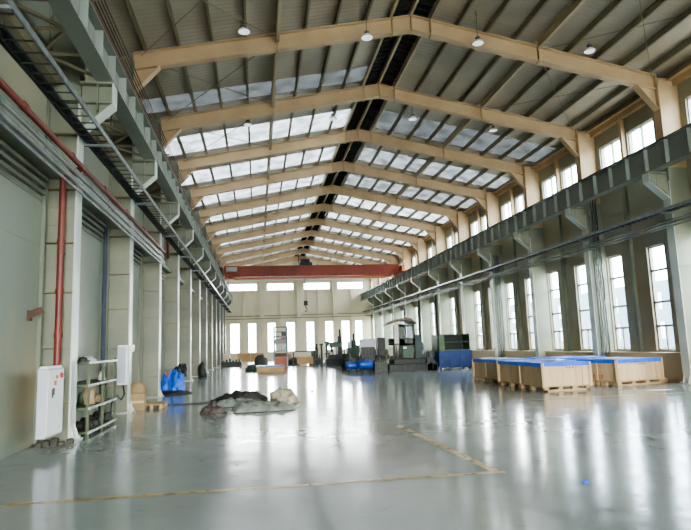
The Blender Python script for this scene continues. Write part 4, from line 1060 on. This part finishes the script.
mill(5.0, 50.5, 0.7, 'small dark milling machine farthest back near the end wall', 'mach_dark', 1)
b = MB(); b.box(4.75, 5.15, 44.6, 45.0, 0, 0.08); b.box(4.87, 5.03, 44.72, 44.88, 0.08, 1.65); b.box(4.8, 5.1, 44.68, 44.92, 1.6, 1.72)
tag(b.build('steel_post', 'mach_dark'), 'dark free-standing steel post left of the milling machines', 'post')
b = MB(); b.bbox(7.6, 46.2, 1.2, 0.7, 0.5, 0.6, 0.03); b.box(7.55, 7.65, 46.1, 46.3, 0, 1.2); b.box(7.3, 7.9, 45.9, 46.5, 0, 0.05)
tag(b.build('operator_pedestal', 'cab_white'), 'white operator box on a post behind the milling machines', 'control panel')
r = thing('lathe_machine', (8.3, 38.5, 0), 'grey green lathe partly hidden behind the drive unit', 'machine')
b = MB(); b.bbox(7.2, 38.5, 0, 2.6, 0.8, 0.8, 0.04); b.build('bed', 'mach_grey', r)
b = MB(); b.bbox(6.3, 38.5, 0.8, 0.7, 0.7, 0.55, 0.05); b.build('headstock', 'mach_green', r)
b = MB(); b.bbox(7.9, 38.5, 0.8, 0.4, 0.5, 0.4, 0.05); b.build('tailstock', 'mach_dark', r)

def drum(x, y, h, rr, m, lab):
    t = thing('steel_drum', (x, y, 0), lab, 'drum', 'drums and casings among the machines')
    MB().lathe((x, y, 0), [(0, 0), (rr, 0), (rr, h * .33), (rr * 1.04, h * .35), (rr, h * .37), (rr, h * .66), (rr * 1.04, h * .68), (rr, h * .7), (rr, h), (rr * .93, h), (rr * .93, h - .03), (0, h - .03)], 18).build('body', m, t)
    MB().lathe((x + rr * .5, y, h - .03), [(0.05, 0), (0.05, 0.04), (0, 0.04)], 10).build('cap', 'mach_dark', t)
drum(6.5, 35.2, 0.85, 0.28, 'mach_dark', 'dark steel drum right behind the blue compressors')
drum(5.6, 36.5, 1.0, 0.3, 'mach_dark', 'dark steel drum left behind the blue compressors')
drum(9.55, 33.6, 1.15, 0.3, 'mach_teal', 'dark teal drum between the machine tool and the blue bin')
for i, (x, y, h_) in enumerate(((5.7, 47.5, 1.9), (6.9, 48.5, 2.2), (7.8, 44.5, 1.3))):
    t = thing('pillar_drill', (x, y, 0), 'slim dark pillar drill among the far machines, %s from the left' % ORD[i], 'drill', 'pillar drills near the end wall')
    q = MB(); q.bbox(x, y, 0, 0.6, 0.6, 0.15, 0.03); q.build('base', 'mach_dark', t)
    MB().tube([(x, y + .1, .15), (x, y + .1, h_)], 0.08, 10).build('pillar', 'mach_dark', t)
    q = MB(); q.bbox(x, y - .1, h_ - .4, 0.36, 0.6, 0.4, 0.05); q.build('head', 'mach_green', t)
    q = MB(); q.bbox(x, y - .1, h_ * .45, 0.5, 0.5, 0.07, 0.02); q.build('table', 'mach_grey', t)

# ------------------------------------------------------------------ outside
b = MB().box(45, 55, -20, 120, 0, 7.5)
bo = tag(b.build('neighbouring_building', 'facade'), 'pale building across the yard, seen through the right windows', 'building')
q = MB()
for zz in (1.0, 4.3):
    for i in range(34): q.box(44.95, 45.0, -18 + i * 4.0, -15.6 + i * 4.0, zz, zz + 1.9)
q.build('window_band', 'facade_glass', bo)

# ------------------------------------------------------------------ light
w = bpy.data.worlds.new('World'); scene.world = w; w.use_nodes = True
bg = w.node_tree.nodes['Background']; bg.inputs['Color'].default_value = (0.80, 0.91, 1.0, 1); bg.inputs['Strength'].default_value = 13.0
def sun(name, d, energy, angle, col=(1, 1, 1)):
    l = bpy.data.lights.new(name, 'SUN'); l.energy = energy; l.angle = math.radians(angle); l.color = col
    o = bpy.data.objects.new(name, l); COL.objects.link(o)
    o.rotation_euler = Vector(d).to_track_quat('-Z', 'Y').to_euler(); return o
sun('sky_right', (-1, 0.15, -0.35), 10.0, 70, (1.0, 0.97, 0.92))
sun('sky_end', (0.05, -1, -0.28), 22.0, 60, (1.0, 0.95, 0.86))
sun('sky_back', (0, 1, -0.14), 11.0, 40, (1.0, 0.95, 0.88))
sun('sky_top', (-0.2, 0.1, -1), 5.0, 60, (1.0, 0.99, 0.97))

# ------------------------------------------------------------------ camera
f_px, yaw, pitch, roll = 571.94, 0.1567, 0.1377, -0.0349
F = Vector((math.sin(yaw) * math.cos(pitch), math.cos(yaw) * math.cos(pitch), math.sin(pitch)))
R = F.cross(Vector((0, 0, 1))).normalized(); U = R.cross(F)
R2 = R * math.cos(roll) + U * math.sin(roll); U2 = -R * math.sin(roll) + U * math.cos(roll)
cd = bpy.data.cameras.new('Camera'); cam = bpy.data.objects.new('Camera', cd); COL.objects.link(cam)
mw = Matrix.Identity(4)
for i in range(3): mw[i][0] = R2[i]; mw[i][1] = U2[i]; mw[i][2] = -F[i]
mw[0][3], mw[1][3], mw[2][3] = 0, 0, 1.6
cam.matrix_world = mw
cd.sensor_fit = 'HORIZONTAL'; cd.sensor_width = 36; cd.lens = f_px / 691 * 36; cd.clip_end = 1000; cd.clip_start = 0.05
scene.camera = cam
scene.view_settings.view_transform = 'AgX'
scene.view_settings.look = 'AgX - Medium High Contrast'
scene.view_settings.exposure = 0.58
scene.cycles.use_denoising = True
scene.cycles.diffuse_bounces = 5
scene.cycles.sample_clamp_indirect = 8
